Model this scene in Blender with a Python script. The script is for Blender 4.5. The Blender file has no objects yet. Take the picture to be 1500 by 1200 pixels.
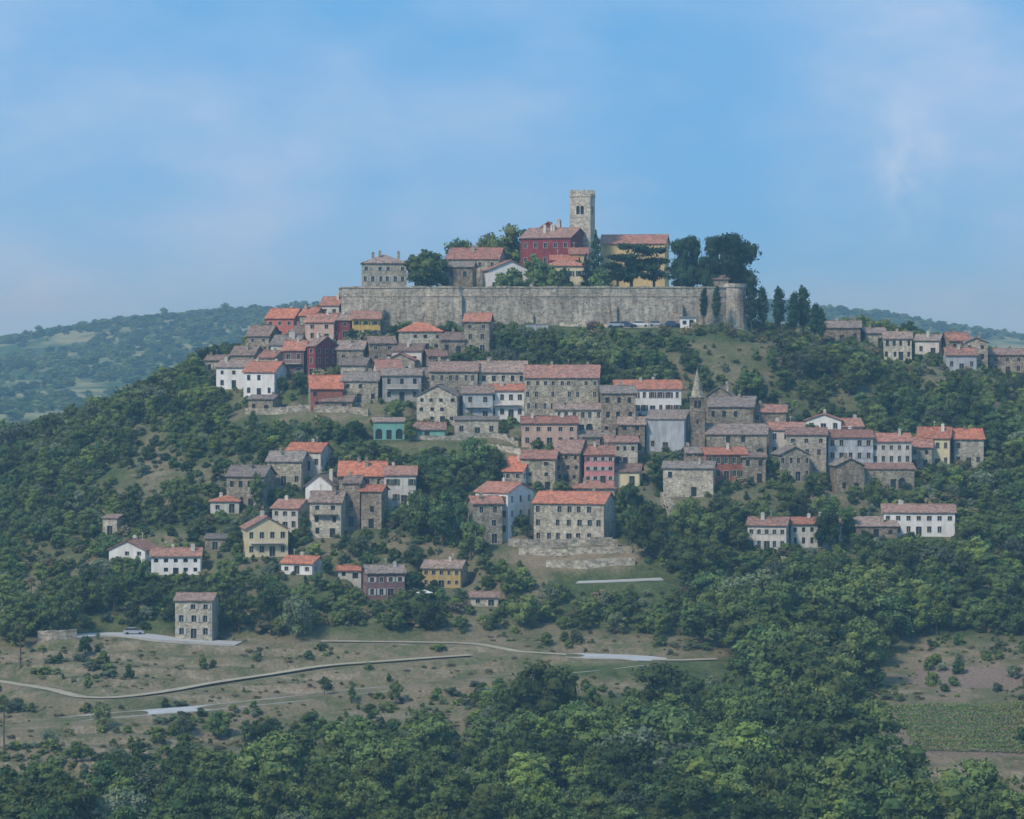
import bpy, math, random
import numpy as np
from mathutils import Vector
random.seed(7); rng=np.random.default_rng(11)
F=4253.0; EYE=100.0
scene=bpy.context.scene
# ------------------------------------------------------------------ materials
def newmat(name):
    m=bpy.data.materials.new(name); m.use_nodes=True
    nt=m.node_tree; b=nt.nodes['Principled BSDF']; return m,nt,b
def mix(nt,a,b,f,mode='MIX'):
    n=nt.nodes.new('ShaderNodeMix'); n.data_type='RGBA'; n.blend_type=mode
    for i,v in ((0,f),(6,a),(7,b)):
        if hasattr(v,'is_linked') or hasattr(v,'links'): nt.links.new(v,n.inputs[i])
        elif i==0: n.inputs[0].default_value=v
        else: n.inputs[i].default_value=(*v[:3],1)
    return n.outputs[2]
def noise(nt,vec,scale,detail=4,rough=.55):
    n=nt.nodes.new('ShaderNodeTexNoise'); n.inputs['Scale'].default_value=scale
    n.inputs['Detail'].default_value=detail; n.inputs['Roughness'].default_value=rough
    if vec is not None: nt.links.new(vec,n.inputs['Vector'])
    return n.outputs['Fac']
def rmap(nt,v,a,b,c=0.,d=1.):
    n=nt.nodes.new('ShaderNodeMapRange'); n.inputs[1].default_value=a; n.inputs[2].default_value=b
    n.inputs[3].default_value=c; n.inputs[4].default_value=d
    nt.links.new(v,n.inputs[0]); return n.outputs[0]
def math_(nt,op,a,b=None):
    n=nt.nodes.new('ShaderNodeMath'); n.operation=op
    for i,v in ((0,a),(1,b)):
        if v is None: continue
        if hasattr(v,'links'): nt.links.new(v,n.inputs[i])
        else: n.inputs[i].default_value=v
    return n.outputs[0]
def grey(nt,v):
    n=nt.nodes.new('ShaderNodeCombineColor')
    for i in range(3): nt.links.new(v,n.inputs[i])
    return n.outputs[0]
def pos(nt,scale=None):
    g=nt.nodes.new('ShaderNodeNewGeometry').outputs['Position']
    if scale is None: return g
    m=nt.nodes.new('ShaderNodeMapping'); m.inputs['Scale'].default_value=scale
    nt.links.new(g,m.inputs['Vector']); return m.outputs[0]
def mk(name,c1,c2,ns=.5,cell=0,cellamt=.3,stain=0.,rough=.92,bump=.25,cellscale=(1,1,1.6),vary=.18,c3=None,c3amt=1.):
    m,nt,b=newmat(name); p=pos(nt)
    f=rmap(nt,noise(nt,p,ns,6,.65),.35,.65); c=mix(nt,c1,c2,f)
    oi=nt.nodes.new('ShaderNodeObjectInfo')
    if c3:
        h=math_(nt,'FRACT',math_(nt,'MULTIPLY',oi.outputs['Random'],7.77))
        k=math_(nt,'ADD',noise(nt,p,1.1,5,.75),math_(nt,'MULTIPLY',math_(nt,'SUBTRACT',h,.5),.35))
        c=mix(nt,c,c3,rmap(nt,k,.42,.60,0,c3amt))
    if cell:
        v=nt.nodes.new('ShaderNodeTexVoronoi'); v.inputs['Scale'].default_value=cell
        nt.links.new(pos(nt,cellscale),v.inputs['Vector'])
        s=nt.nodes.new('ShaderNodeSeparateColor'); nt.links.new(v.outputs['Color'],s.inputs[0])
        c=mix(nt,c,grey(nt,rmap(nt,s.outputs[0],0,1,1-cellamt,1+cellamt)),1.0,'MULTIPLY')
    if stain:
        s=noise(nt,pos(nt,(1.3,1.3,.22)),1.0,5,.7)
        c=mix(nt,c,grey(nt,rmap(nt,s,.42,.7,1,1-stain)),1.0,'MULTIPLY')
    c=mix(nt,c,grey(nt,rmap(nt,oi.outputs['Random'],0,1,1-vary,1+vary)),1.0,'MULTIPLY')
    nt.links.new(c,b.inputs['Base Color']); b.inputs['Roughness'].default_value=rough
    b.inputs['Specular IOR Level'].default_value=.2
    if bump:
        bn=nt.nodes.new('ShaderNodeBump'); bn.inputs['Strength'].default_value=bump; bn.inputs['Distance'].default_value=.15
        nt.links.new(noise(nt,p,3.5,4,.7),bn.inputs['Height']); nt.links.new(bn.outputs[0],b.inputs['Normal'])
    return m
MAT={
 'stone':mk('stone_masonry',(.41,.37,.275),(.25,.22,.16),.35,2.2,.42,.45,bump=.6),
 'stone2':mk('brown_stone_masonry',(.33,.275,.20),(.20,.165,.12),.4,2.2,.42,.45,bump=.6),
 'stone3':mk('pale_stone_masonry',(.50,.46,.36),(.34,.305,.235),.35,2.,.34,.4,bump=.6),
 'grey':mk('grey_render',(.38,.37,.34),(.25,.24,.215),.4,0,0,.4),
 'white':mk('white_stucco',(.80,.79,.75),(.66,.64,.59),.3,0,0,.22,vary=.06),
 'offwhite':mk('offwhite_stucco',(.64,.61,.54),(.48,.455,.39),.4,0,0,.35,vary=.08),
 'cream':mk('cream_stucco',(.70,.61,.38),(.60,.51,.33),.4,0,0,.25,vary=.05),
 'buff':mk('buff_stucco',(.64,.49,.23),(.52,.40,.19),.4,0,0,.25,vary=.05),
 'yellow':mk('yellow_stucco',(.64,.44,.13),(.52,.35,.10),.4,0,0,.3,vary=.05),
 'ochre':mk('ochre_stucco',(.52,.38,.15),(.40,.29,.12),.4,0,0,.3,vary=.05),
 'red':mk('dark_red_stucco',(.27,.052,.055),(.19,.04,.044),.4,0,0,.3,vary=.06),
 'salmon':mk('salmon_stucco',(.55,.17,.13),(.45,.14,.11),.4,0,0,.3,vary=.05),
 'pink':mk('pink_stucco',(.62,.27,.26),(.50,.22,.21),.4,0,0,.28,vary=.05),
 'palepink':mk('pale_pink_stucco',(.60,.41,.32),(.48,.33,.26),.4,0,0,.32,vary=.08),
 'mauve':mk('mauve_stucco',(.22,.125,.12),(.16,.095,.09),.4,0,0,.3,vary=.05),
 'brick':mk('red_brick',(.36,.125,.085),(.26,.10,.07),.4,3,.2,.3,vary=.05),
 'teal':mk('teal_panel',(.22,.47,.38),(.17,.37,.31),.4,0,0,.25,vary=.05),
 'paleblue':mk('pale_blue_render',(.48,.50,.51),(.38,.40,.41),.4,0,0,.4,vary=.05),
 'r_or':mk('orange_roof_tiles',(.47,.165,.088),(.36,.14,.085),.6,2.4,.36,0,.9,.6,(1,1,1),.15,(.26,.155,.115),.85),
 'r_red':mk('red_roof_tiles',(.35,.155,.105),(.25,.135,.10),.6,2.4,.42,0,.9,.6,(1,1,1),.22,(.21,.15,.12),.95),
 'r_br':mk('weathered_roof_tiles',(.29,.195,.145),(.21,.16,.13),.6,2.4,.44,0,.9,.6,(1,1,1),.22,(.19,.165,.14),.9),
 'trim':mk('stone_trim',(.46,.43,.36),(.37,.34,.28),.8,vary=.12),
 'shg':mk('green_shutter',(.06,.11,.08),(.05,.09,.07),.8),
 'shb':mk('brown_shutter',(.13,.07,.045),(.10,.06,.04),.8),
 'shw':mk('grey_shutter',(.42,.43,.41),(.35,.36,.34),.8),
 'bark':mk('tree_bark',(.11,.085,.06),(.07,.055,.04),3,bump=.5),
 'asphalt':mk('pale_worn_asphalt',(.44,.44,.43),(.37,.37,.36),.3,vary=0,bump=.1),
 'kerb':mk('kerb_stone',(.42,.41,.38),(.34,.33,.31),.8),
 'dirt':mk('dirt_track',(.40,.35,.25),(.30,.26,.18),.4,vary=0),
 'rubble':mk('rubble_stone',(.47,.42,.33),(.28,.25,.19),.5,1.6,.45,.2,bump=.8),
 'metal':mk('weathered_metal',(.25,.26,.26),(.18,.19,.19),1,rough=.5),
 'tyre':mk('tyre_rubber',(.02,.02,.02),(.03,.03,.03),1),
}
g,nt,b=newmat('window_glass'); b.inputs['Base Color'].default_value=(.03,.035,.04,1); b.inputs['Roughness'].default_value=.2; MAT['glass']=g
for k,c in (('carw',(.7,.7,.7)),('cars',(.35,.37,.4)),('carr',(.4,.03,.03)),('carb',(.03,.05,.12))):
    m_,nt,b=newmat('car_paint_'+k); b.inputs['Base Color'].default_value=(*c,1); b.inputs['Roughness'].default_value=.35; b.inputs['Coat Weight'].default_value=.4; MAT[k]=m_
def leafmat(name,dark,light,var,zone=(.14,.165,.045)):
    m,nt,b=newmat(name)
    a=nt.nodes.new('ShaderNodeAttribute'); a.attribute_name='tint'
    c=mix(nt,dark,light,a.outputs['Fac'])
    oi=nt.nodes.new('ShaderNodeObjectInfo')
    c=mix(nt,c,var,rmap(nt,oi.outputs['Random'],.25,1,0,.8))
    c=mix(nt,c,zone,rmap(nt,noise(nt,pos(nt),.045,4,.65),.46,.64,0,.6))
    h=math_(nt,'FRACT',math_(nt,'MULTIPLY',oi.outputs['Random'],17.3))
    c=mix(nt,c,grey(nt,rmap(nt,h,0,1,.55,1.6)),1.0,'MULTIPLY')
    nt.links.new(c,b.inputs['Base Color']); b.inputs['Roughness'].default_value=.85; b.inputs['Specular IOR Level'].default_value=.08
    return m
LEAF={
 'broad':leafmat('broadleaf_foliage',(.036,.068,.024),(.105,.16,.048),(.10,.128,.034)),
 'fresh':leafmat('fresh_foliage',(.08,.125,.025),(.19,.24,.055),(.145,.19,.045)),
 'olive':leafmat('olive_foliage',(.08,.105,.06),(.175,.205,.13),(.115,.14,.085)),
 'pine':leafmat('conifer_foliage',(.016,.040,.018),(.048,.082,.034),(.036,.064,.028),(.04,.068,.03)),
 'vine':leafmat('vine_foliage',(.065,.115,.03),(.14,.21,.055),(.11,.17,.04)),
 'dry':leafmat('dry_grass_foliage',(.15,.13,.065),(.29,.245,.14),(.16,.155,.07),(.21,.18,.09)),
}
# ------------------------------------------------------------------ terrain
def vn(x,y,s,seed):
    x=np.asarray(x)/s; y=np.asarray(y)/s
    xi=np.floor(x).astype(np.int64); yi=np.floor(y).astype(np.int64); fx=x-xi; fy=y-yi
    fx=fx*fx*(3-2*fx); fy=fy*fy*(3-2*fy)
    def h(a,b):
        n=(a*374761393+b*668265263+seed*982451653)&0x7fffffff
        n=((n^(n>>13))*1274126177)&0x7fffffff
        return ((n^(n>>16))&0xffff)/65535.
    return (h(xi,yi)*(1-fx)+h(xi+1,yi)*fx)*(1-fy)+(h(xi,yi+1)*(1-fx)+h(xi+1,yi+1)*fx)*fy-.5
TC=np.array([-300,0,150,300,450,600,750,900,1050,1200,1350,1500,1800],float)
TR=[
(440,[1262]*13),
(480,[1180]*13),
(520,[1085]*13),
(560,[1000,1000,1000,1000,995,990,985,985,985,990,990,990,990]),
(590,[935,930,930,930,930,925,925,925,930,930,930,930,930]),
(630,[870,850,825,805,795,785,780,775,780,800,810,820,850]),
(670,[800,765,725,690,665,650,645,650,660,680,705,720,770]),
(710,[760,705,650,605,570,553,548,545,555,585,610,625,680]),
(728,[750,690,630,575,525,495,490,490,492,525,565,590,650]),
(740,[740,680,620,560,500,475,474,474,474,505,540,565,640]),
(770,[740,668,608,545,480,462,455,455,470,488,520,545,620]),
(800,[760,690,640,575,500,475,470,470,475,492,525,550,640]),
(850,[820,760,720,650,600,580,580,580,580,580,600,620,720]),
]
tabD=[-300,0,40,120,250,350]; tabZ=[[96]*13,[97]*13,[84]*13,[50]*13,[20]*13,[13]*13]
for D,r in TR: tabD.append(D); tabZ.append([EYE-(p-500)*D/F for p in r])
for D,z in ((950,42),(1100,26),(1400,25)): tabD.append(D); tabZ.append([z]*13)
for D,r in ((1900,[600,595,590,585,580,575,575,575,575,575,580,590,600]),
            (2300,[540,532,520,512,500,490,490,490,495,500,515,540,550]),
            (2700,[500,492,467,453,440,424,425,430,440,450,485,506,522]),
            (3100,[520,505,480,465,460,455,455,455,460,470,495,510,520]),
            (4200,[600,600,600,600,600,600,600,600,600,590,590,590,590]),
            (7000,[494,496,498,498,498,497,496,495,497,498,493,491,492]),
            (9000,[500]*13)):
    tabD.append(D); tabZ.append([EYE-(p-500)*D/F for p in r])
tabD.append(45000); tabZ.append([60]*13)
tabD=np.array(tabD,float); tabZ=np.array(tabZ)
cols=np.concatenate([np.arange(-6000,-200,100),np.arange(-200,1700,7),np.arange(1700,7600,100)]).astype(float)
rows=np.concatenate([np.arange(-300,440,20),np.arange(440,860,1.5),np.arange(860,1500,12),np.arange(1500,3200,20),np.geomspace(3200,44000,34)]).astype(float)
def smooth(Z,ax,n):
    for _ in range(n):
        P=np.pad(Z,[(1,1) if i==ax else (0,0) for i in range(2)],mode='edge')
        Z=(P[:-2]+2*P[1:-1]+P[2:])/4 if ax==0 else (P[:,:-2]+2*P[:,1:-1]+P[:,2:])/4
    return Z
tmp=np.array([np.interp(cols,TC,r) for r in tabZ])
Z=np.array([np.interp(rows,tabD,tmp[:,j]) for j in range(len(cols))]).T
Z=smooth(Z,0,14); Z=smooth(Z,1,30)
DD,CC=np.meshgrid(rows,cols,indexing='ij')
XX=(CC-750)/F*np.maximum(DD,400); YY=DD
wn=np.clip((DD-380)/60,0,1)*np.clip(1-(DD-1200)/300,0,1)
Z+=wn*(vn(XX,YY,38,1)*3.0+vn(XX,YY,13,2)*1.2+vn(XX,YY,5,3)*.35)*np.where((DD>700)&(CC>480)&(CC<1110),.25,1)
wf=np.clip((DD-1400)/500,0,1)
Z+=wf*(vn(XX,YY,420,5)*22+vn(XX,YY,130,6)*9+vn(XX,YY,50,7)*3)
def sst(v): v=np.clip(v,0,1); return v*v*(3-2*v)
# cultivated terraces on the lower west slope
PY_=500+(EYE-Z)*F/np.maximum(DD,1)
tm=np.zeros_like(Z)
for cx,cy,rx,ry in ((110,1115,250,75),(230,985,320,45),(1440,1145,120,35)):
    tm=np.maximum(tm,1-sst((np.sqrt(((CC-cx)/rx)**2+((PY_-cy)/ry)**2)-.85)/.3))
tm*=(DD<700)&(DD>430)
ph=(YY+vn(XX,YY,34,51)*9+XX*.06)/8.; fr=ph-np.floor(ph)
Z-=tm*(fr-.5)*1.2
riser=tm*((fr>.84)|(fr<.1))
# walled upper-town plateau
PX0,PX1,PY0,PY1=-42.5,59.,743.,800.
wp=sst((XX-PX0)/1.5)*sst((PX1-XX)/1.5)*sst((YY-PY0)/1.5)*sst((PY1-YY)/8)
Z=Z*(1-wp)+111.8*wp
def hgt(x,y,G=None):
    G=Z if G is None else G
    x=np.atleast_1d(np.asarray(x,float)); y=np.atleast_1d(np.asarray(y,float))
    c=x/np.maximum(y,400)*F+750
    i=np.clip(np.searchsorted(rows,y)-1,0,len(rows)-2); j=np.clip(np.searchsorted(cols,c)-1,0,len(cols)-2)
    a=np.clip((y-rows[i])/(rows[i+1]-rows[i]),0,1); b_=np.clip((c-cols[j])/(cols[j+1]-cols[j]),0,1)
    return (G[i,j]*(1-b_)+G[i,j+1]*b_)*(1-a)+(G[i+1,j]*(1-b_)+G[i+1,j+1]*b_)*a
Z0=Z.copy()
def site(c,p,lo=440,hi=800):
    """survey: where does the line of bearing c / elevation p meet the hillside"""
    d=np.arange(lo,hi,.5); z=hgt((c-750)/F*d,d,Z0); pp=500+(EYE-z)*F/d
    k=np.where(pp<=p)[0]
    D=d[k[0]] if len(k) else d[np.argmin(pp)]
    return float(D)
def P3(c,p,D): return ((c-750)/F*D, D, EYE-(p-500)*D/F)
# ------------------------------------------------------------------ mesh helpers
class MB:
    def __init__(s): s.v=[]; s.f=[]; s.m=[]
    def face(s,pts,mi=0):
        n=len(s.v); s.v+= [tuple(p) for p in pts]; s.f.append(tuple(range(n,n+len(pts)))); s.m.append(mi)
    def box(s,c,u,v,hx,hy,z0,z1,mi=0,taper=1.):
        cx,cy=c; P=[]
        for z,t in ((z0,1.),(z1,taper)):
            for a,b in ((-1,-1),(1,-1),(1,1),(-1,1)):
                P.append((cx+u[0]*hx*a*t+v[0]*hy*b*t, cy+u[1]*hx*a*t+v[1]*hy*b*t, z))
        n=len(s.v); s.v+=P
        for f in ((0,1,5,4),(1,2,6,5),(2,3,7,6),(3,0,4,7),(4,5,6,7),(3,2,1,0)):
            s.f.append(tuple(n+i for i in f)); s.m.append(mi)
    def obj(s,name,mats,parent=None,col=None):
        if not s.f: return None
        me=bpy.data.meshes.new(name); me.from_pydata(s.v,[],s.f)
        for m in (mats if isinstance(mats,(list,tuple)) else [mats]): me.materials.append(m)
        if any(s.m): me.polygons.foreach_set('material_index',s.m)
        me.update(); o=bpy.data.objects.new(name,me); (col or scene.collection).objects.link(o)
        if parent: o.parent=parent
        return o
def empty(name):
    e=bpy.data.objects.new(name,None); e.empty_display_size=1; scene.collection.objects.link(e); return e
def wallpanel(W,G,p0,p1,zb,zt,ops,n,T=None,S=None,depth=.28):
    """wall from p0 to p1 (xy) with real openings (u0,u1,z0,z1,arch,shutter)"""
    L=math.hypot(p1[0]-p0[0],p1[1]-p0[1]); u=((p1[0]-p0[0])/L,(p1[1]-p0[1])/L)
    def Q(a,z,o=0.): return (p0[0]+u[0]*a+n[0]*o, p0[1]+u[1]*a+n[1]*o, z)
    ops=[o for o in ops if o[0]>.15 and o[1]<L-.15 and o[2]>zb and o[3]<zt-.1]
    xs=sorted({0.,L,*[o[0] for o in ops],*[o[1] for o in ops]}); zs=sorted({zb,zt,*[o[2] for o in ops],*[o[3] for o in ops]})
    for i in range(len(xs)-1):
        for j in range(len(zs)-1):
            a=(xs[i]+xs[i+1])/2; z=(zs[j]+zs[j+1])/2
            if any(o[0]<a<o[1] and o[2]<z<o[3] for o in ops): continue
            W.face([Q(xs[i],zs[j]),Q(xs[i+1],zs[j]),Q(xs[i+1],zs[j+1]),Q(xs[i],zs[j+1])])
    for o in ops:
        a,b,z0,z1=o[:4]; arch=o[4] if len(o)>4 else 0; sh=o[5] if len(o)>5 else 0
        W.face([Q(a,z0),Q(b,z0),Q(b,z0,-depth),Q(a,z0,-depth)]); W.face([Q(a,z1),Q(a,z1,-depth),Q(b,z1,-depth),Q(b,z1)])
        W.face([Q(a,z0),Q(a,z0,-depth),Q(a,z1,-depth),Q(a,z1)]); W.face([Q(b,z0),Q(b,z1),Q(b,z1,-depth),Q(b,z0,-depth)])
        G.face([Q(a,z0,-depth),Q(b,z0,-depth),Q(b,z1,-depth),Q(a,z1,-depth)])
        if arch:
            r=(b-a)/2; m=(a+b)/2
            for sg in (-1,1):
                pts=[Q(m+sg*r,z1,-.02)]
                for k in range(5):
                    t=k/4*math.pi/2; pts.append(Q(m+sg*r*math.cos(t),z1-r+r*math.sin(t),-.02))
                W.face(pts)
        if T is not None and not arch:
            cx=(a+b)/2; t=.09
            for (x0,x1,y0,y1) in ((a-t,b+t,z1,z1+t),(a-t-.05,b+t+.05,z0-t,z0),(a-t,a,z0,z1),(b,b+t,z0,z1)):
                T.face([Q(x0,y0,.05),Q(x1,y0,.05),Q(x1,y1,.05),Q(x0,y1,.05)])
                T.face([Q(x0,y1),Q(x0,y1,.05),Q(x1,y1,.05),Q(x1,y1)]); T.face([Q(x0,y0,.05),Q(x0,y0),Q(x1,y0),Q(x1,y0,.05)])
                T.face([Q(x0,y0),Q(x0,y0,.05),Q(x0,y1,.05),Q(x0,y1)]); T.face([Q(x1,y0,.05),Q(x1,y0),Q(x1,y1),Q(x1,y1,.05)])
            T.face([Q(cx-.03,z0,-depth+.06),Q(cx+.03,z0,-depth+.06),Q(cx+.03,z1,-depth+.06),Q(cx-.03,z1,-depth+.06)])
        if S is not None and sh:
            w=(b-a)/2
            for (x0,x1) in ((a-w-.1,a-.1),(b+.1,b+w+.1)):
                if x0<.02 or x1>L-.02: continue
                c=((x0+x1)/2); cc=Q(c,0,.1)
                S.box((cc[0],cc[1]),u,n,w/2,.03,z0,z1)
def gable_roof(R,c,u,v,hl,hw,ze,zr,ov=.4,th=.2):
    s=(zr-ze)/hw; e=hl+ov; w=hw+ov
    sec=[(-w,ze-ov*s),(0,zr),(w,ze-ov*s)]
    def Q(a,b,z): return (c[0]+u[0]*a+v[0]*b, c[1]+u[1]*a+v[1]*b, z+th+.03)
    T=[[Q(a,b,z) for b,z in sec] for a in (-e,e)]; B=[[Q(a,b,z-th) for b,z in sec] for a in (-e,e)]
    for k in (0,1):
        R.face([T[0][k],T[1][k],T[1][k+1],T[0][k+1]]); R.face([B[0][k],B[0][k+1],B[1][k+1],B[1][k]])
        for q in (0,1): R.face([T[q][k],T[q][k+1],B[q][k+1],B[q][k]])
    R.face([T[0][0],B[0][0],B[1][0],T[1][0]]); R.face([T[0][2],T[1][2],B[1][2],B[0][2]])
def hip_roof(R,c,u,v,hl,hw,ze,zr,ov=.4,th=.2):
    a=hl+ov; b=hw+ov; r=max(hl-hw,.1)
    def Q(x,y,z): return (c[0]+u[0]*x+v[0]*y, c[1]+u[1]*x+v[1]*y, z)
    E=[Q(-a,-b,ze+th),Q(a,-b,ze+th),Q(a,b,ze+th),Q(-a,b,ze+th)]; B=[Q(-a,-b,ze),Q(a,-b,ze),Q(a,b,ze),Q(-a,b,ze)]
    r0=Q(-r,0,zr+th); r1=Q(r,0,zr+th)
    R.face([E[0],E[1],r1,r0]); R.face([E[1],E[2],r1]); R.face([E[2],E[3],r0,r1]); R.face([E[3],E[0],r0])
    for i in range(4): R.face([B[i],B[(i+1)%4],E[(i+1)%4],E[i]])
    R.face(B[::-1])
PADS=[]; BLD=[]
def house(name,L,Rr,eave,top,base,mat='stone',roof='r_br',kind='side',yaw=0,dep=8,D=None,sh=None,chim=1,nx=None,fl=None,arc=False,trim=None,pad=True,dens=1.,balc=False,front=None):
    cc=(L+Rr)/2; ex=D is not None
    if D is None: D=site(cc,base)
    s=D/F; x,y,zb=P3(cc,base,D)
    gz=float(hgt(x,D+1,Z0)[0])
    if ex: zb=min(gz,zb) if gz<zb else gz
    zb=min(zb,gz+.5)
    ze=EYE-(eave-500)*s
    a=math.radians(yaw); P=(Rr-L)*s
    w=max(2.5,(P-dep*abs(math.sin(a)))/math.cos(a))
    zr=EYE-(top-500)/F*(D+(dep/2 if kind!='front' else 0)); zr=max(zr,ze+.35)
    u=(math.cos(a),math.sin(a)); v=(-math.sin(a),math.cos(a))
    cy=D+dep/2+abs(math.sin(a))*w*.3; cx=(cc-750)/F*cy
    hw=w/2; hd=dep/2; c=(cx,cy)
    def Q(p,q): return (cx+u[0]*p+v[0]*q, cy+u[1]*p+v[1]*q)
    e=empty(name); W=MB();G=MB();T=MB();S=MB();Rf=MB();C=MB()
    H=ze-zb; nf=fl or max(1,round(H/3.0)); fh=H/nf
    def ops(Ln,door,nn=None):
        n_=nn or max(1,round(Ln/3.1)); o=[]
        for f in range(nf):
            z0=zb+f*fh
            for k in range(n_):
                m=Ln*(k+.5)/n_+(random.uniform(-.25,.25) if mat.startswith('stone') else 0)
                if door and f==0 and k==n_//2: o.append((m-.6,m+.6,z0+.05,z0+min(2.2,fh-.5),0,0)); continue
                if mat.startswith('stone') and random.random()>.86*dens: continue
                if not mat.startswith('stone') and random.random()>.95*dens: continue
                ww=(.44 if Ln/n_>2 else .36)*random.uniform(.9,1.1); wh=1.35 if f<nf-1 or fh>2.8 else 1.0
                if fh<2.4: wh=.85
                if arc and f==0: o.append((m-.8,m+.8,z0+.1,z0+min(2.5,fh-.4),1,0)); continue
                z1=z0+fh*.32
                if z1+wh>zb+(f+1)*fh-.25: wh=fh*.5
                o.append((m-ww,m+ww,z1,z1+wh,0,sh is not None and random.random()<.8))
        o2=[]
        for q in o:
            if all(q[1]+.05<r[0] or q[0]-.05>r[1] or q[3]<r[2] or q[2]>r[3] for r in o2): o2.append(q)
        return o2
    zf=zb-5
    TT=T if (trim if trim is not None else (random.random()<.5)) else None
    A,B_,C_,D_=Q(-hw,-hd),Q(hw,-hd),Q(hw,hd),Q(-hw,hd)
    Fr=MB() if front else W
    wallpanel(Fr,G,A,B_,zf,ze,ops(w,True,nx),(-v[0],-v[1]),TT,S)
    wallpanel(W,G,B_,C_,zf,ze,ops(dep,False),u,TT,None)
    wallpanel(W,G,C_,D_,zf,ze,[],v)
    wallpanel(W,G,D_,A,zf,ze,ops(dep,False),(-u[0],-u[1]),TT,None)
    if kind=='side':
        gable_roof(Rf,c,u,v,hw,hd,ze,zr)
        for sg in (-1,1): W.face([(*Q(sg*hw,-hd),ze),(*Q(sg*hw,hd),ze),(*Q(sg*hw,0),zr)])
    elif kind=='front':
        gable_roof(Rf,c,v,u,hd,hw,ze,zr)
        for sg in (-1,1): W.face([(*Q(-hw,sg*hd),ze),(*Q(hw,sg*hd),ze),(*Q(0,sg*hd),zr)])
    elif kind=='hip': 
        if w>=dep: hip_roof(Rf,c,u,v,hw,hd,ze,zr)
        else: hip_roof(Rf,c,v,u,hd,hw,ze,zr)
    elif kind=='shed':
        o=.3
        pts=[(*Q(-hw-o,-hd-o),ze+.05),(*Q(hw+o,-hd-o),ze+.05),(*Q(hw+o,hd+o),zr+.2),(*Q(-hw-o,hd+o),zr+.2)]
        tp=[(p[0],p[1],p[2]+.18) for p in pts]
        Rf.face(tp); Rf.face(pts[::-1])
        for i in range(4): Rf.face([pts[i],pts[(i+1)%4],tp[(i+1)%4],tp[i]])
        for sg in (-1,1): W.face([(*Q(sg*hw,-hd),ze),(*Q(sg*hw,hd),ze),(*Q(sg*hw,hd),zr)])
        W.face([(*Q(-hw,hd),ze),(*Q(hw,hd),ze),(*Q(hw,hd),zr),(*Q(-hw,hd),zr)])
    if kind=='side': Rf.box(c,u,v,hw+.42,.14,zr+.18,zr+.33)
    if kind=='front': Rf.box(c,v,u,hd+.42,.14,zr+.18,zr+.33)
    for k in range(chim):
        p=random.uniform(-.7,.7)*hw; q=random.uniform(-.5,.5)*hd
        cz=zr+random.uniform(.5,1.0); pt=Q(p,q); wdt=random.uniform(.28,.42)
        C.box(pt,u,v,wdt,.3,ze,cz); C.box(pt,u,v,wdt+.08,.38,cz,cz+.12); C.box(pt,u,v,wdt-.1,.2,cz+.12,cz+.32)
    if random.random()<.45:
        p=random.uniform(-.6,.6)*hw; pt=Q(p,0); C.box(pt,u,v,.035,.035,zr,zr+1.7); C.box(pt,u,v,.4,.03,zr+1.5,zr+1.56); C.box(pt,u,v,.28,.03,zr+1.25,zr+1.3)
    if balc:
        z=zb+fh*(nf-1)
        pt=Q(0,-hd-.55); C.box(pt,u,v,hw*.8,.54,z-.15,z)
        n_=int(hw*1.6/.25)
        for i in range(n_+1):
            pt=Q(-hw*.8+i*hw*1.6/n_,-hd-1.05); C.box(pt,u,v,.025,.025,z,z+.95)
        C.box(Q(0,-hd-1.05),u,v,hw*.8,.04,z+.95,z+1.02)
    W.obj('walls',MAT[mat],e)
    if front: Fr.obj('front_wall',MAT[front],e)
    Rf.obj('roof',MAT[roof],e); G.obj('windows',MAT['glass'],e)
    T.obj('window_surrounds',MAT['trim'] if not mat in('white',) else MAT['offwhite'],e)
    if sh: S.obj('shutters',MAT[sh],e)
    C.obj('chimneys',MAT['stone' if mat.startswith('stone') else 'offwhite'],e)
    if pad and not ex: PADS.append((cx,cy,hw,hd,a,zb-.05))
    BLD.append((L,Rr,top,base,D,cx,cy,hw,hd,a))
    return e
# ------------------------------------------------------------------ buildings
H=house
H('palazzo',528,597,386,374,420,'stone3','r_br','hip',4,11,D=752,nx=6,fl=3,trim=True,sh='shw',chim=3)
H('stone_house',655,742,379,364,420,'stone','r_red','side',-12,10,D=764,chim=2)
H('stone_house',650,698,391,384,420,'stone2','r_br','side',-8,7,D=753,chim=0)
H('white_gabled_house',706,781,396,382,420,'white','r_or','front',10,10,D=752,nx=4,fl=1,chim=0)
H('red_palace',762,862,348,335,420,'red','r_red','side',-22,13,D=768,fl=4,nx=5,trim=True,chim=3)
H('red_palace_wing',779,832,342,326,420,'red','r_or','front',-8,9,D=779,fl=5,chim=3)
H('red_annex',806,846,382,375,420,'red','r_or','shed',0,5,D=757,chim=0,trim=True)
H('yellow_house',800,856,390,382,420,'cream','r_or','hip',0,6,D=751,nx=4,fl=2,chim=0,sh='shg')
H('yellow_house',834,860,372,364,420,'buff','r_or','side',0,6,D=760,chim=0)
H('parish_church',878,982,357,345,420,'buff','r_red','side',-8,13,D=782,fl=1,nx=4,chim=0,dens=.6)
H('stone_bastion_house',1040,1066,410,404,420,'stone2','r_red','shed',8,5,D=748,chim=0)
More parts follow.
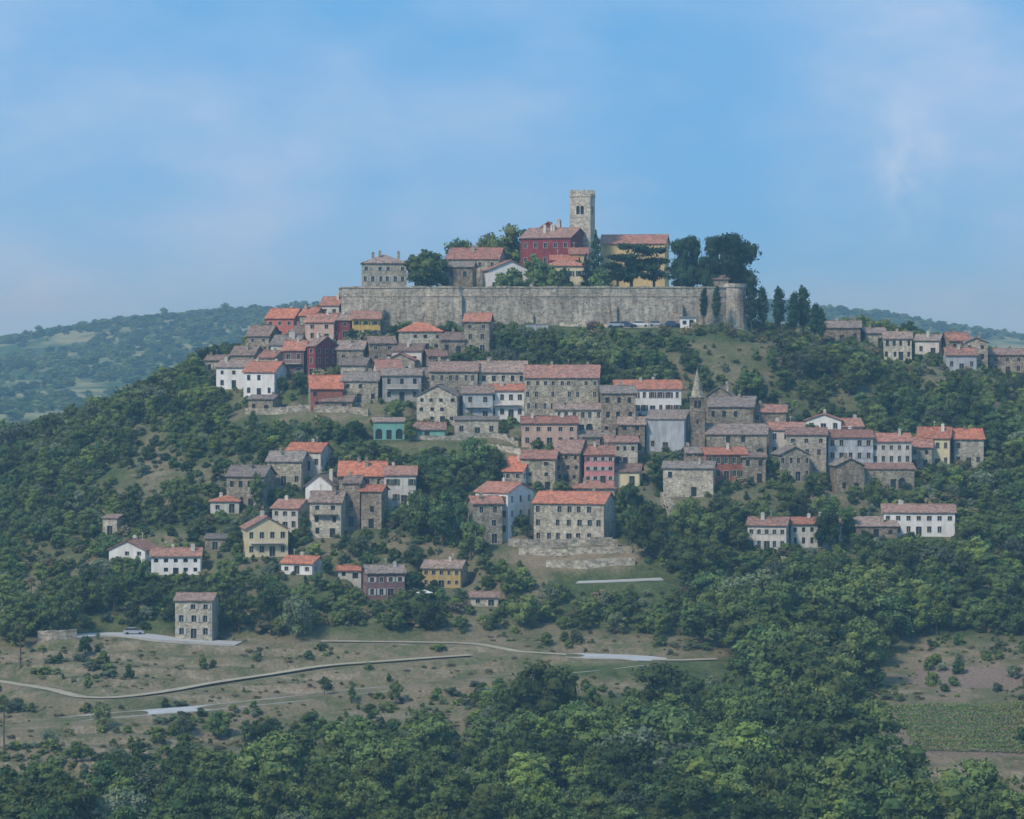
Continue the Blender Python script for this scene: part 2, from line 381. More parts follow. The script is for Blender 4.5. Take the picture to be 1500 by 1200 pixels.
# west quarter
H('salmon_house',391,446,466,453,492,'salmon','r_or','side',-18,8,fl=2)
H('white_house',470,508,447,436,470,'offwhite','r_or','side',-15,7,D=752)
H('stone_house',440,476,462,452,482,'stone3','r_or','side',-20,7,D=748,chim=2)
H('pale_pink_house',448,500,472,461,500,'palepink','r_red','side',-12,8,chim=1)
H('ochre_house',514,558,467,457,493,'yellow','r_or','side',5,7,nx=3,fl=2,sh='shg')
H('red_house',484,514,469,460,495,'red','r_br','side',0,7,nx=2)
H('stone_house',362,410,492,478,518,'stone2','r_br','side',-18,8)
H('plastered_house',398,450,505,492,530,'offwhite','r_br','side',-15,8,chim=2)
H('red_stucco_house',452,493,507,494,552,'red','r_red','side',-34,9,fl=3,chim=1)
H('timber_balcony_house',416,454,513,500,552,'mauve','r_or','side',-10,7,balc=True,chim=2)
H('stone_house',340,385,520,508,545,'stone2','r_br','side',-14,8)
H('stone_house',380,418,524,515,548,'stone','r_red','side',-20,7)
H('stone_house',425,462,488,478,506,'stone3','r_red','side',-25,7)
H('white_house',318,384,538,528,570,'white','r_br','side',-16,8,chim=1,nx=3)
H('white_house',358,423,545,531,582,'white','r_or','side',-20,9,nx=3,fl=2,chim=2)
H('stone_house',302,340,528,521,548,'stone','r_br','side',-10,7)
H('stone_house',583,648,486,473,514,'stone3','r_or','hip',6,8,nx=4)
H('tower_house',680,722,471,460,518,'stone','r_or','side',-6,8,fl=3)
H('stone_house',640,682,498,488,520,'stone2','r_br','side',8,8)
H('stone_house',494,540,512,500,535,'stone','r_br','side',-8,8,chim=2)
H('stone_house',536,580,503,494,530,'stone2','r_br','side',8,8)
H('plastered_house',575,625,514,505,535,'offwhite','r_red','side',-8,8,chim=2)
H('stone_house',620,655,522,513,540,'stone2','r_red','side',12,7)
H('stone_house',500,545,535,525,560,'stone3','r_br','side',-10,8,chim=2)
H('plastered_house',545,590,543,528,570,'offwhite','r_or','side',12,8)
H('stone_house',565,615,528,518,550,'stone3','r_red','front',-8,8)
H('grey_house',450,503,569,551,602,'stone','r_or','side',8,8,nx=3,fl=2,front='brick')
H('stone_house',502,560,558,546,590,'stone','r_br','side',-6,8,chim=2)
H('grey_house',558,618,550,541,588,'grey','r_br','side',4,8,chim=1,balc=True)
H('stone_house',470,520,588,580,604,'stone2','r_br','side',-6,5,fl=1)
H('stone_house',365,412,585,580,607,'stone2','r_br','side',-14,7)
H('stone_house',610,655,552,540,580,'stone','r_br','side',-8,8,chim=2)
# central rows
H('long_stone_house',630,700,544,531,585,'stone','r_red','side',0,8,chim=2,nx=6)
H('long_stone_house',700,772,545,530,585,'stone3','r_br','side',2,8,chim=2,nx=5)
H('stone_apartment_house',768,880,553,536,622,'stone','r_red','side',-4,10,nx=9,fl=4,chim=2,trim=True)
H('gabled_stone_house',611,678,580,565,620,'stone3','r_br','front',-8,9,nx=4,fl=3,chim=0)
H('balcony_house',678,722,576,566,616,'grey','r_br','side',0,7,fl=2,balc=True,front='paleblue')
H('white_house',716,768,572,564,614,'white','r_or','side',0,7,fl=2,nx=4,balc=True)
H('white_house',898,997,570,558,608,'white','r_or','side',3,8,nx=8,fl=2,sh='shb',chim=2,trim=True)
H('stone_house',880,930,576,566,640,'stone2','r_br','side',0,8,fl=3)
H('stone_house',812,882,600,592,636,'stone3','r_br','side',0,6,arc=True,nx=6)
H('low_house',764,845,620,611,655,'palepink','r_red','side',0,7,chim=3,fl=2,nx=5)
H('stone_house',842,892,640,632,655,'stone2','r_br','side',6,6,fl=1)
H('stone_house',905,948,622,612,660,'stone2','r_br','side',-6,7,fl=3)
H('teal_boathouse',546,593,619,614,644,'teal','r_br','shed',4,5,fl=1,nx=3,arc=True,chim=0)
H('green_shed',600,652,629,620,643,'teal','r_red','side',0,5,fl=1,chim=0)
H('stone_house',666,730,616,612,640,'stone3','r_br','shed',0,5,fl=1,chim=0)
H('lean_to_house',946,1010,615,603,662,'paleblue','r_br','shed',-12,7,fl=2,dens=.45,chim=0)
H('stone_church',1035,1112,596,582,640,'stone','r_br','side',-10,11,chim=1,nx=4,dens=.5)
H('stone_house',1098,1154,604,594,640,'stone2','r_red','side',-6,8,chim=2,dens=.7)
H('stone_house',1033,1078,580,567,615,'stone2','r_br','front',-8,8,chim=1)
H('stone_chapel',1033,1126,636,622,672,'stone','r_br','side',-6,8,nx=4,dens=.6,arc=True,chim=0)
H('plastered_house',1124,1180,630,620,670,'offwhite','r_red','side',-6,8)
H('white_house',1178,1236,616,607,634,'white','r_red','front',-8,8,chim=1)
H('white_house',1224,1262,625,614,640,'offwhite','r_or','side',8,7,chim=1)
H('stone_house',1150,1212,637,628,690,'stone3','r_red','side',-5,8,fl=3)
H('pale_blue_house',1210,1276,641,631,696,'paleblue','r_red','side',0,8,fl=3,nx=5,sh='shw',chim=1,trim=True)
H('arcaded_house',1273,1332,647,636,700,'offwhite','r_red','side',0,8,fl=3,nx=5,arc=True,trim=True)
H('cream_house',1341,1398,642,627,686,'cream','r_or','side',-12,9,fl=2,nx=4,trim=True,chim=1)
H('stone_house',1394,1437,643,629,684,'stone3','r_or','side',0,8,fl=2,nx=3,trim=True,chim=1)
H('stone_house',1312,1366,655,641,687,'stone3','r_red','side',-6,7)
H('stone_arcade',1262,1338,688,681,716,'stone','r_red','shed',0,4,fl=1,nx=6,arc=True,chim=0)
H('stone_house',1218,1264,682,672,722,'stone2','r_br','front',6,7,fl=2,dens=.7)
H('gabled_stone_house',1133,1184,666,655,705,'stone','r_br','front',8,8,nx=4,chim=1)
H('brick_house',1027,1092,666,657,704,'brick','r_or','side',6,8,fl=2,nx=5,sh='shg',trim=True)
H('stone_house',1086,1120,670,664,708,'stone2','r_br','side',0,7)
H('stone_house',970,1050,686,677,728,'stone3','r_br','side',-8,8,dens=.5)
H('stone_house',1000,1032,664,656,690,'stone2','r_br','side',6,7)
H('arcaded_house',886,933,648,640,684,'stone3','r_red','side',0,8,fl=2,nx=4,arc=True)
H('brown_stone_house',812,862,664,646,706,'stone2','r_red','side',-14,9,nx=3,fl=3)
H('pink_house',855,899,666,654,708,'pink','r_red','side',0,8,fl=3,nx=4,trim=True,sh='shw')
H('stone_house',763,820,672,661,718,'stone','r_red','side',-8,8,fl=3)
H('white_gabled_house',737,787,690,670,722,'white','r_or','side',-24,8,fl=2,front='stone')
H('cream_house',892,942,691,681,712,'cream','r_red','side',-8,7)
H('stone_house',838,900,716,706,732,'stone3','r_or','hip',4,7,fl=1)
H('white_town_house',696,782,722,708,786,'white','r_or','side',-34,10,fl=3,trim=True,sh='shb',chim=1)
H('large_stone_house',781,903,738,722,797,'stone3','r_or','side',-14,12,fl=3,nx=7,trim=True,chim=2)
H('stone_house',685,736,738,728,797,'stone','r_red','side',10,7,fl=3,dens=.6)
# south-west group
H('long_stone_house',498,566,697,677,738,'stone','r_or','side',0,9,nx=4,chim=2)
H('plastered_house',564,610,696,684,740,'offwhite','r_or','side',0,9,nx=4,trim=True,sh='shg')
H('white_house',449,499,712,696,736,'white','r_br','front',-10,9,nx=2,dens=.6,chim=1)
H('stone_house',393,452,676,662,712,'stone','r_br','side',-8,9,chim=1,dens=.7)
H('white_house',420,486,662,650,690,'offwhite','r_or','side',-16,8,nx=4)
H('stone_house',334,402,698,683,745,'stone','r_br','side',-12,9,nx=4,fl=2)
H('cottage',310,352,735,727,752,'offwhite','r_or','hip',0,6,fl=1,chim=1)
H('white_house',400,457,745,733,778,'offwhite','r_or','side',-20,8,nx=3)
H('stone_house',455,509,736,721,788,'stone3','r_br','side',-8,8,fl=3,balc=True)
H('stone_house',505,534,708,698,772,'stone2','r_br','side',-6,8,fl=3,dens=.7)
H('stone_house',530,568,720,712,775,'stone2','r_or','side',-10,7,fl=3,dens=.7)
H('cream_gabled_house',351,424,775,758,816,'cream','r_red','front',12,9,nx=4,fl=2,trim=True,chim=2,balc=True)
H('white_house',162,230,806,793,830,'white','r_or','front',-14,8,nx=3,fl=2)
H('white_house',222,296,815,804,842,'white','r_or','side',3,7,nx=5,fl=2,chim=2)
H('white_house',413,476,826,816,842,'white','r_or','side',-20,7,nx=3,fl=1)
H('mauve_house',530,594,840,829,878,'mauve','r_br','side',10,8,fl=2,nx=4,trim=True,sh='shw')
H('yellow_house',619,685,833,822,861,'ochre','r_br','side',-10,8,fl=2,nx=5,trim=True)
H('stone_tower_house',259,318,880,870,936,'stone3','r_br','side',-5,7,fl=3,nx=3,trim=True,sh='shw',chim=0)
H('stone_ruin',302,332,790,785,806,'stone2','r_br','shed',0,5,fl=1)
H('stone_cottage',690,730,875,868,888,'stone3','r_red','side',0,5,fl=1,chim=0)
H('stone_hut',496,530,836,830,848,'offwhite','r_or','side',0,5,fl=1,chim=0)
H('stone_hut',152,178,760,756,785,'stone3','r_br','shed',-10,4,fl=1,chim=0,dens=.3)
# east
H('long_white_house',1093,1160,770,759,808,'offwhite','r_red','side',-12,8,fl=2,nx=5,sh='shw')
H('long_white_house',1152,1230,768,759,802,'offwhite','r_or','side',4,8,fl=2,nx=6,chim=2)
H('white_house',1290,1400,751,740,786,'white','r_red','side',-6,8,fl=2,nx=7,chim=2)
H('stone_barn',1252,1312,772,760,788,'stone2','r_br','shed',0,6,fl=1)
H('stone_house',1205,1262,480,471,503,'stone2','r_br','side',-6,7,chim=3)
H('stone_house',1262,1296,488,481,508,'stone','r_br','side',5,7)
H('stone_house',1292,1337,496,487,528,'stone3','r_br','side',-6,8,nx=4)
H('cream_house',1338,1384,499,491,522,'offwhite','r_br','side',-16,8)
H('stone_house',1380,1420,499,488,530,'stone2','r_red','side',10,8,chim=2)
H('stone_house',1410,1448,502,495,545,'stone','r_br','front',-6,8)
H('grey_house',1384,1428,520,510,545,'paleblue','r_red','side',0,6)
H('stone_house',1446,1502,520,512,548,'stone2','r_red','side',-6,8,chim=2)
H('stone_house',1500,1560,525,515,550,'stone','r_red','side',6,8,chim=2)
for (cx,cy,hw,hd,a,zb) in sorted(PADS,key=lambda p:-p[1]):
    ca,sa=math.cos(a),math.sin(a)
    i0,i1=np.searchsorted(rows,[cy-20,cy+20]); 
    X=XX[i0:i1]-cx; Y=YY[i0:i1]-cy
    lx=np.abs(X*ca+Y*sa)-hw-.4; ly=np.abs(-X*sa+Y*ca)-hd-.4
    d=np.hypot(np.maximum(lx,0),np.maximum(ly,0)); w=1-sst(d/2.8)
    Z[i0:i1]=Z[i0:i1]*(1-w)+zb*w
# ------------------------------------------------------------------ roads
def path3(pts,step=2.):
    w=[]
    for c,p in pts:
        D=site(c,p); w.append(((c-750)/F*D,D))
    w=np.array(w)
    out=[]
    for i in range(len(w)-1):
        p0=w[max(i-1,0)];p1=w[i];p2=w[i+1];p3=w[min(i+2,len(w)-1)]
        n=max(2,int(np.hypot(*(p2-p1))/step))
        for k in range(n):
            t=k/n; out.append(.5*((2*p1)+(-p0+p2)*t+(2*p0-5*p1+4*p2-p3)*t*t+(-p0+3*p1-3*p2+p3)*t**3))
    out.append(w[-1]); return np.array(out)
ROADPTS=[]
def road(name,pts,width,mat,kerb=True,flat=True):
    P=path3(pts); t=np.gradient(P,axis=0); t/=np.linalg.norm(t,axis=1)[:,None]; n=np.stack([-t[:,1],t[:,0]],1)
    zc=hgt(P[:,0],P[:,1]); 
    zc=np.convolve(np.pad(zc,6,mode='edge'),np.ones(13)/13,'valid')
    for q,z in zip(P,zc):
        i0,i1=np.searchsorted(rows,[q[1]-9,q[1]+9]); cq=q[0]/q[1]*F+750; j0,j1=np.searchsorted(cols,[cq-75,cq+75])
        d=np.hypot(XX[i0:i1,j0:j1]-q[0],YY[i0:i1,j0:j1]-q[1]); w=1-sst((d-width/2-1.2)/3.5)
        Z[i0:i1,j0:j1]=Z[i0:i1,j0:j1]*(1-w)+(z-.14)*w
    e=empty(name); A=MB(); K=MB()
    for i in range(len(P)-1):
        a,b=P[i],P[i+1]; h=width/2
        def q(p,nn,o,z): return (p[0]+nn[0]*o,p[1]+nn[1]*o,z)
        A.face([q(a,n[i],h,zc[i]+.06),q(a,n[i],-h,zc[i]+.06),q(b,n[i+1],-h,zc[i+1]+.06),q(b,n[i+1],h,zc[i+1]+.06)])
        if kerb:
            for s_ in (-1,1):
                o0,o1=s_*(h+.0),s_*(h+.25)
                K.face([q(a,n[i],o0,zc[i]+.14),q(b,n[i+1],o0,zc[i+1]+.14),q(b,n[i+1],o1,zc[i+1]+.14),q(a,n[i],o1,zc[i]+.14)])
                for o in (o0,o1): K.face([q(a,n[i],o,zc[i]-.5),q(b,n[i+1],o,zc[i+1]-.5),q(b,n[i+1],o,zc[i+1]+.14),q(a,n[i],o,zc[i]+.14)])
    A.obj('carriageway',MAT[mat],e); K.obj('kerbs',MAT['kerb'],e)
    for q_,z in zip(P,zc): ROADPTS.append((q_[0]/q_[1]*F+750,500+(EYE-z)*F/q_[1],q_[1],q_[0],q_[1]))
    return P,zc
road('road',[(-60,1082),(20,1068),(120,1056),(250,1043),(400,1029),(520,1018),(640,1003),(740,993),(850,983),(915,976),(950,971),(955,966),(925,962),(880,961),(830,961)],6.6,'asphalt')
road('road',[(830,961),(760,952),(690,944),(560,940),(470,940)],2.4,'dirt',False)
road('dirt_track',[(690,958),(600,966),(480,976),(380,988),(290,1003),(210,1022),(130,1022),(60,1008),(-60,985)],2.4,'dirt',False)
road('road',[(955,968),(1000,968),(1050,965)],2.6,'dirt',False)
road('road',[(100,938),(140,927),(180,926),(240,936),(300,941),(350,946)],5.4,'asphalt')
road('hill_road',[(845,856),(880,854),(920,850),(970,847)],3.6,'asphalt')
# ------------------------------------------------------------------ open ground mask
OPEN=[(230,980,310,55,.93),(540,985,250,50,.93),(110,1112,260,80,.84),(350,1048,110,30,.9),(500,1045,240,28,.9),(780,1005,180,16,.9),(800,952,210,24,.93),(950,948,130,14,.8),
(1440,985,165,52,.98),(1410,1085,150,64,1.),(1440,1160,130,44,.95),
(1285,1095,85,80,.8),(228,690,42,58,.8),(1085,540,120,32,.62),(1110,515,50,14,.7),(680,1050,60,40,.8),(330,700,40,30,.6),(840,812,98,24,1.),
(180,735,60,20,.6),(480,1130,60,20,.3),(1260,585,70,22,.55),(1480,900,90,16,.5),(880,1060,50,14,.4),(600,905,150,14,.35),
(130,800,60,16,.4),(940,520,60,12,.4),(600,660,60,14,.5),(420,650,50,12,.4)]
LOW=[(1120,498,120,26,1.5),(770,485,60,10,2.),(930,486,120,12,2.),(60,960,90,20,2.5),(420,1050,330,26,1.8)]
PYG=500+(EYE-Z)*F/np.maximum(DD,1)
dry=np.zeros_like(Z)
for cx,cy,rx,ry,k in OPEN:
    r=np.sqrt(((CC-cx)/rx)**2+((PYG-cy)/ry)**2)+vn(XX,YY,9,21)*.5
    dry=np.maximum(dry,k*(1-sst((r-.8)/.5))*((DD<800)&(DD>430)))
dry=np.maximum(dry,sst((-vn(XX,YY,24,33)-.17)/.1)*.75*((DD<800)&(DD>500)))
dry=np.maximum(dry,sst((vn(XX,YY,9,61)-.1)/.1)*.6*((DD<760)&(DD>600)))
field=((np.abs(CC-1455)<110)&(np.abs(PYG-992)<15)&(DD<700)).astype(float)
vy=((np.abs(CC-1425)<118)&(np.abs(PYG-1072)<36)&(DD<600)).astype(float); field=np.maximum(field,vy*.8)
nr,nc=Z.shape
me=bpy.data.meshes.new('ground')
co=np.stack([XX,YY,Z],-1).reshape(-1,3)
idx=np.arange(nr*nc).reshape(nr,nc)
q=np.stack([idx[:-1,:-1],idx[:-1,1:],idx[1:,1:],idx[1:,:-1]],-1).reshape(-1,4)
me.vertices.add(len(co)); me.vertices.foreach_set('co',co.ravel())
me.loops.add(q.size); me.loops.foreach_set('vertex_index',q.ravel().astype(np.int32))
me.polygons.add(len(q)); me.polygons.foreach_set('loop_start',np.arange(0,q.size,4).astype(np.int32))
me.update(calc_edges=True); me.validate()
me.polygons.foreach_set('use_smooth',np.ones(len(me.polygons),bool))
for nm,arr in (('dry',dry),('field',field),('riser',riser),('far',np.clip((DD-1300)/300,0,1))):
    at=me.attributes.new(nm,'FLOAT','POINT'); at.data.foreach_set('value',arr.ravel().astype(np.float32))
ground=bpy.data.objects.new('ground',me); scene.collection.objects.link(ground)
m,nt,b=newmat('hillside_ground'); p=pos(nt)
def attr(n):
    a=nt.nodes.new('ShaderNodeAttribute'); a.attribute_name=n; return a.outputs['Fac']
green=mix(nt,(.055,.085,.03),(.12,.135,.05),rmap(nt,noise(nt,p,.3,6,.75),.38,.62))
brown=mix(nt,(.27,.205,.135),(.215,.18,.105),rmap(nt,noise(nt,p,.09,6,.7),.4,.6))
brown=mix(nt,brown,(.115,.13,.055),rmap(nt,noise(nt,p,.13,7,.78),.46,.58,0,.88))
brown=mix(nt,brown,(.34,.28,.20),rmap(nt,noise(nt,pos(nt,(.05,.12,.6)),1.0,6,.7),.56,.66,0,.6))
c=mix(nt,green,brown,attr('dry')); c=mix(nt,c,(.33,.27,.19),math_(nt,'MULTIPLY',attr('riser'),rmap(nt,noise(nt,p,.2,5,.7),.42,.6,.05,.75)))
c=mix(nt,c,(.25,.185,.14),attr('field'))
farc=mix(nt,(.05,.095,.036),(.25,.25,.125),rmap(nt,noise(nt,pos(nt,(.005,.012,.14)),1.0,6,.65),.47,.57))
c=mix(nt,c,farc,attr('far'))
c=mix(nt,c,grey(nt,rmap(nt,noise(nt,p,1.6,5,.8),.3,.7,.55,1.35)),1.0,'MULTIPLY')
nt.links.new(c,b.inputs['Base Color']); b.inputs['Roughness'].default_value=.95; b.inputs['Specular IOR Level'].default_value=.1
bn=nt.nodes.new('ShaderNodeBump'); bn.inputs['Strength'].default_value=.9; bn.inputs['Distance'].default_value=.6
nt.links.new(noise(nt,p,.9,6,.75),bn.inputs['Height']); nt.links.new(bn.outputs[0],b.inputs['Normal'])
me.materials.append(m)
# ------------------------------------------------------------------ town wall
e=empty('town_wall'); W=MB();G=MB();Cp=MB()
poly=[(-46,800),(-45.5,765),(-43.5,744),(-21.5,741.3),(-19,740.2),(-13.5,740.2),(-12.5,741),(18,740.2),(52,741.5),(57,744),(60.5,752),(61,775),(60,800)]
for i in range(len(poly)-1):
    p0,p1=poly[i],poly[i+1]; L=math.hypot(p1[0]-p0[0],p1[1]-p0[1]); n=((p1[1]-p0[1])/L,-(p1[0]-p0[0])/L)
    ops=[]
    k=.5+random.random()
    while k<L-1:
        if random.random()<.45:
            z=random.choice([104.5,107.2,109.5]); ops.append((k,k+.26,z,z+random.choice([.3,.5]),0,0))
        k+=random.uniform(1.2,3.2)
    wallpanel(W,G,p0,p1,88,113.6,ops,n,depth=.4)
    u=((p1[0]-p0[0])/L,(p1[1]-p0[1])/L)
    a_=0
    while a_<L:
        l_=min(random.uniform(1.5,5),L-a_); pm=(p0[0]+u[0]*(a_+l_/2)-n[0]*.35,p0[1]+u[1]*(a_+l_/2)-n[1]*.35)
        Cp.box(pm,u,n,l_/2,.5+random.uniform(0,.03),113.6,113.85+random.uniform(0,.28)); a_+=l_
    mid=((p0[0]+p1[0])/2+n[0]*.05,(p0[1]+p1[1])/2+n[1]*.05); Cp.box(mid,u,n,L/2,.08,111.4,111.52)
for x,w_,h_ in ((-34,.5,110),(-13.2,.5,112),(26,.9,109),(43,.6,109.5),(5,.5,107)):
    W.box((x,740.4),(1,0),(0,1),w_,.9,96,h_,taper=.8)
N=16
for k in range(N):
    a0=2*math.pi*k/N;a1=2*math.pi*(k+1)/N
    for (z0,z1,r0,r1) in ((92,106,3.6,3.1),(106,113.8,3.1,3.0),(113.8,114.8,3.25,3.25)):
        W.face([(57+r0*math.cos(a0),745+r0*math.sin(a0),z0),(57+r0*math.cos(a1),745+r0*math.sin(a1),z0),(57+r1*math.cos(a1),745+r1*math.sin(a1),z1),(57+r1*math.cos(a0),745+r1*math.sin(a0),z1)])
W.face([(57+3.25*math.cos(2*math.pi*k/N),745+3.25*math.sin(2*math.pi*k/N),114.8) for k in range(N)])
W.obj('masonry',mk('town_wall_masonry',(.49,.44,.345),(.28,.245,.185),.14,1.6,.32,.55,bump=.7,vary=0),e); G.obj('putlog_holes',MAT['glass'],e); Cp.obj('coping',MAT['stone'],e)
BLD.append((505,1095,415,472,740,8,770,52,30,0))
# ------------------------------------------------------------------ bell tower
def tower():
    e=empty('bell_tower'); W=MB();G=MB();T=MB()
    D=776; s=D/F; cx=(853.5-750)*s; hw=18*s; cy=D+hw; zt=EYE+(500-288)*s; a=math.radians(-14); hw=hw*.86
    u=(math.cos(a),math.sin(a)); v=(-math.sin(a),math.cos(a))
    def Q(p,q): return (cx+u[0]*p+v[0]*q, cy+u[1]*p+v[1]*q)
    c=[Q(-hw,-hw),Q(hw,-hw),Q(hw,hw),Q(-hw,hw)]; ns=[(-v[0],-v[1]),u,v,(-u[0],-u[1])]
    zb_=EYE+(500-314)*s
    for i in range(4):
        L=2*hw; m=L/2
        ops=[(m-1.05,m-.12,zb_,zb_+2.3,1,0),(m+.12,m+1.05,zb_,zb_+2.3,1,0),(m-.25,m+.25,zb_-6,zb_-5,0,0),(m-.2,m+.2,zb_-12,zb_-11,0,0)]
        wallpanel(W,G,c[i],c[(i+1)%4],110,zt,ops,ns[i],depth=.6)
    T.box((cx,cy),u,v,hw+.16,hw+.16,zt,zt+.3); T.box((cx,cy),u,v,hw+.07,hw+.07,zb_-.75,zb_-.55)
    zt+=.3
    W.box((cx,cy),u,v,hw+.08,hw+.08,zt,zt+.5)
    for sd in range(4):
        for k in range(4):
            t=-hw+.35+k*(2*hw-.7)/3
            pt=[Q(t,-hw+.25),Q(hw-.25,t),Q(t,hw-.25),Q(-hw+.25,t)][sd]
            if k in(0,3) and sd in (1,3): continue
            W.box(pt,u,v,.42,.3,zt+.5,zt+1.55)
    W.obj('shaft',MAT['stone3'],e); G.obj('belfry_openings',MAT['glass'],e); T.obj('cornice',MAT['trim'],e)
tower()
def spire():
    e=empty('chapel_bell_tower'); W=MB();G=MB();T=MB()
    D=site(1022,660); s=D/F; cx=(1022-750)*s; hw=10.5*s; cy=D+hw; z0=EYE-(660-500)*s; zt=EYE-(583-500)*s; zp=EYE-(541-500)*s
    c=[(cx-hw,cy-hw),(cx+hw,cy-hw),(cx+hw,cy+hw),(cx-hw,cy+hw)]; ns=[(0,-1),(1,0),(0,1),(-1,0)]
    for i in range(4):
        m=hw
        wallpanel(W,G,c[i],c[(i+1)%4],z0-4,zt,[(m-.8,m-.1,zt-2.3,zt-.6,1,0),(m+.1,m+.8,zt-2.3,zt-.6,1,0),(m-.2,m+.2,zt-6,zt-5,0,0)],ns[i],depth=.4)
    T.box((cx,cy),(1,0),(0,1),hw+.18,hw+.18,zt,zt+.25); T.box((cx,cy),(1,0),(0,1),hw+.1,hw+.1,zt-3.1,zt-2.9)
    N=8; r=hw*.95
    for k in range(N):
        a0=2*math.pi*(k+.5)/N;a1=2*math.pi*(k+1.5)/N
        T.face([(cx+r*math.cos(a0),cy+r*math.sin(a0),zt+.25),(cx+r*math.cos(a1),cy+r*math.sin(a1),zt+.25),(cx+.05*math.cos(a1),cy+.05*math.sin(a1),zp),(cx+.05*math.cos(a0),cy+.05*math.sin(a0),zp)])
    T.box((cx,cy),(1,0),(0,1),.05,.05,zp-.3,zp+.7)
    W.obj('shaft',MAT['stone2'],e); G.obj('belfry_openings',MAT['glass'],e); T.obj('spire',MAT['stone'],e)
    BLD.append((1010,1034,541,655,D,cx,cy,hw,hw,0))
spire()
# ------------------------------------------------------------------ terrace / garden walls
def twall(name,pts,h,th=.5,mat='rubble'):
    P=path3(pts,1.5); W=MB(); zs=hgt(P[:,0],P[:,1])
    for i in range(len(P)-1):
        a,b=P[i],P[i+1]; L=float(np.hypot(*(b-a)));
        if L<.05: continue
        u=((b[0]-a[0])/L,(b[1]-a[1])/L); v=(-u[1],u[0])
        z=float(max(zs[i],zs[i+1]))+h+random.uniform(-.1,.1)
        W.box(((a[0]+b[0])/2,(a[1]+b[1])/2),u,v,L/2+.01,th/2+random.uniform(0,.03),z-h-2,z)
    W.obj(name,MAT[mat])
    for q_ in P[::3]: ROADPTS.append((q_[0]/q_[1]*F+750,500+(EYE-float(hgt(*q_)[0]))*F/q_[1]-5,q_[1],q_[0],q_[1]))
twall('retaining_wall',[(745,800),(800,802),(860,800),(905,803)],1.6)
twall('retaining_wall',[(760,812),(820,815),(880,812),(925,810)],1.3)
twall('retaining_wall',[(800,830),(860,830),(930,826)],1.4)
twall('retaining_wall',[(55,946),(85,944),(112,940)],1.8)
twall('retaining_wall',[(970,742),(985,760)],3.0,.8)
twall('retaining_wall',[(360,608),(420,606),(500,604),(540,610)],1.5)
twall('retaining_wall',[(600,646),(660,646),(720,642),(760,650)],1.0)
twall('retaining_wall',[(820,478),(880,480),(960,480),(1020,478)],.8)
twall('retaining_wall',[(690,655),(740,662),(770,668)],1.0)
# ------------------------------------------------------------------ cars
def car(c,p,mat,yaw=0,D=None):
    D=D or site(c,p); x=(c-750)/F*D; z=float(hgt(x,D)[0])+.08
    a=math.radians(yaw); B=MB()
    def Q(l,w,h): return (x+math.cos(a)*l-math.sin(a)*w, D+math.sin(a)*l+math.cos(a)*w, z+h)
    prof=[(-2.1,.35),(-2.1,.8),(-1.95,.95),(-1.5,1.0),(1.0,.95),(1.9,.8),(2.1,.6),(2.1,.35)]
    for sg in (-.85,.85): B.face([Q(l,sg,h) for l,h in prof])
    for i in range(len(prof)):
        q0,q1=prof[i],prof[(i+1)%len(prof)]; B.face([Q(q0[0],-.85,q0[1]),Q(q1[0],-.85,q1[1]),Q(q1[0],.85,q1[1]),Q(q0[0],.85,q0[1])])
    b=[Q(-1.8,-.8,.97),Q(1.1,-.8,.95),Q(1.1,.8,.95),Q(-1.8,.8,.97)]; t=[Q(-1.35,-.66,1.42),Q(.35,-.66,1.42),Q(.35,.66,1.42),Q(-1.35,.66,1.42)]
    for i in range(4): B.face([b[i],b[(i+1)%4],t[(i+1)%4],t[i]],1)
    t2=[(q_[0],q_[1],q_[2]+.06) for q_ in t]; B.face(t2)
    for i in range(4): B.face([t[i],t[(i+1)%4],t2[(i+1)%4],t2[i]])
    for l in (-1.3,1.3):
        for sg in (-1,1):
            ring=[(l+.32*math.cos(k*math.pi/6),.32+.32*math.sin(k*math.pi/6)) for k in range(12)]
            B.face([Q(q0,sg*.88,q1) for q0,q1 in ring],2); 
            for k in range(12):
                q0,q1=ring[k],ring[(k+1)%12]; B.face([Q(q0[0],sg*.88,q0[1]),Q(q1[0],sg*.88,q1[1]),Q(q1[0],sg*.65,q1[1]),Q(q0[0],sg*.65,q0[1])],2)
    B.obj('parked_car',[MAT[mat],MAT['glass'],MAT['tyre']])
for c,p,mt in ((872,473,'carr'),(902,474,'cars'),(918,474,'carb'),(938,474,'carw'),(962,474,'cars'),(985,474,'carb')): car(c,p,mt,random.uniform(-8,8),D=736)
car(196,925,'cars',5)
# kiosk by the wall
e=empty('kiosk'); D=735; x=(1008-750)/F*D; z=float(hgt(x,D)[0]); W=MB();R=MB();G=MB()
wallpanel(W,G,(x-2,D),(x+2,D),z-1,z+2.7,[(.6,1.6,z+.9,z+1.9,0,0),(2.3,3.4,z+.1,z+2.1,0,0)],(0,-1))
wallpanel(W,G,(x+2,D),(x+2,D+3),z-1,z+2.7,[],(1,0)); wallpanel(W,G,(x+2,D+3),(x-2,D+3),z-1,z+2.7,[],(0,1)); wallpanel(W,G,(x-2,D+3),(x-2,D),z-1,z+2.7,[],(-1,0))
R.box((x,D+1.5),(1,0),(0,1),2.3,1.9,z+2.7,z+2.95); W.obj('walls',MAT['white'],e); R.obj('roof',MAT['metal'],e); G.obj('windows',MAT['glass'],e)
BLD.append((996,1022,452,474,D,x,D,2,2,0))
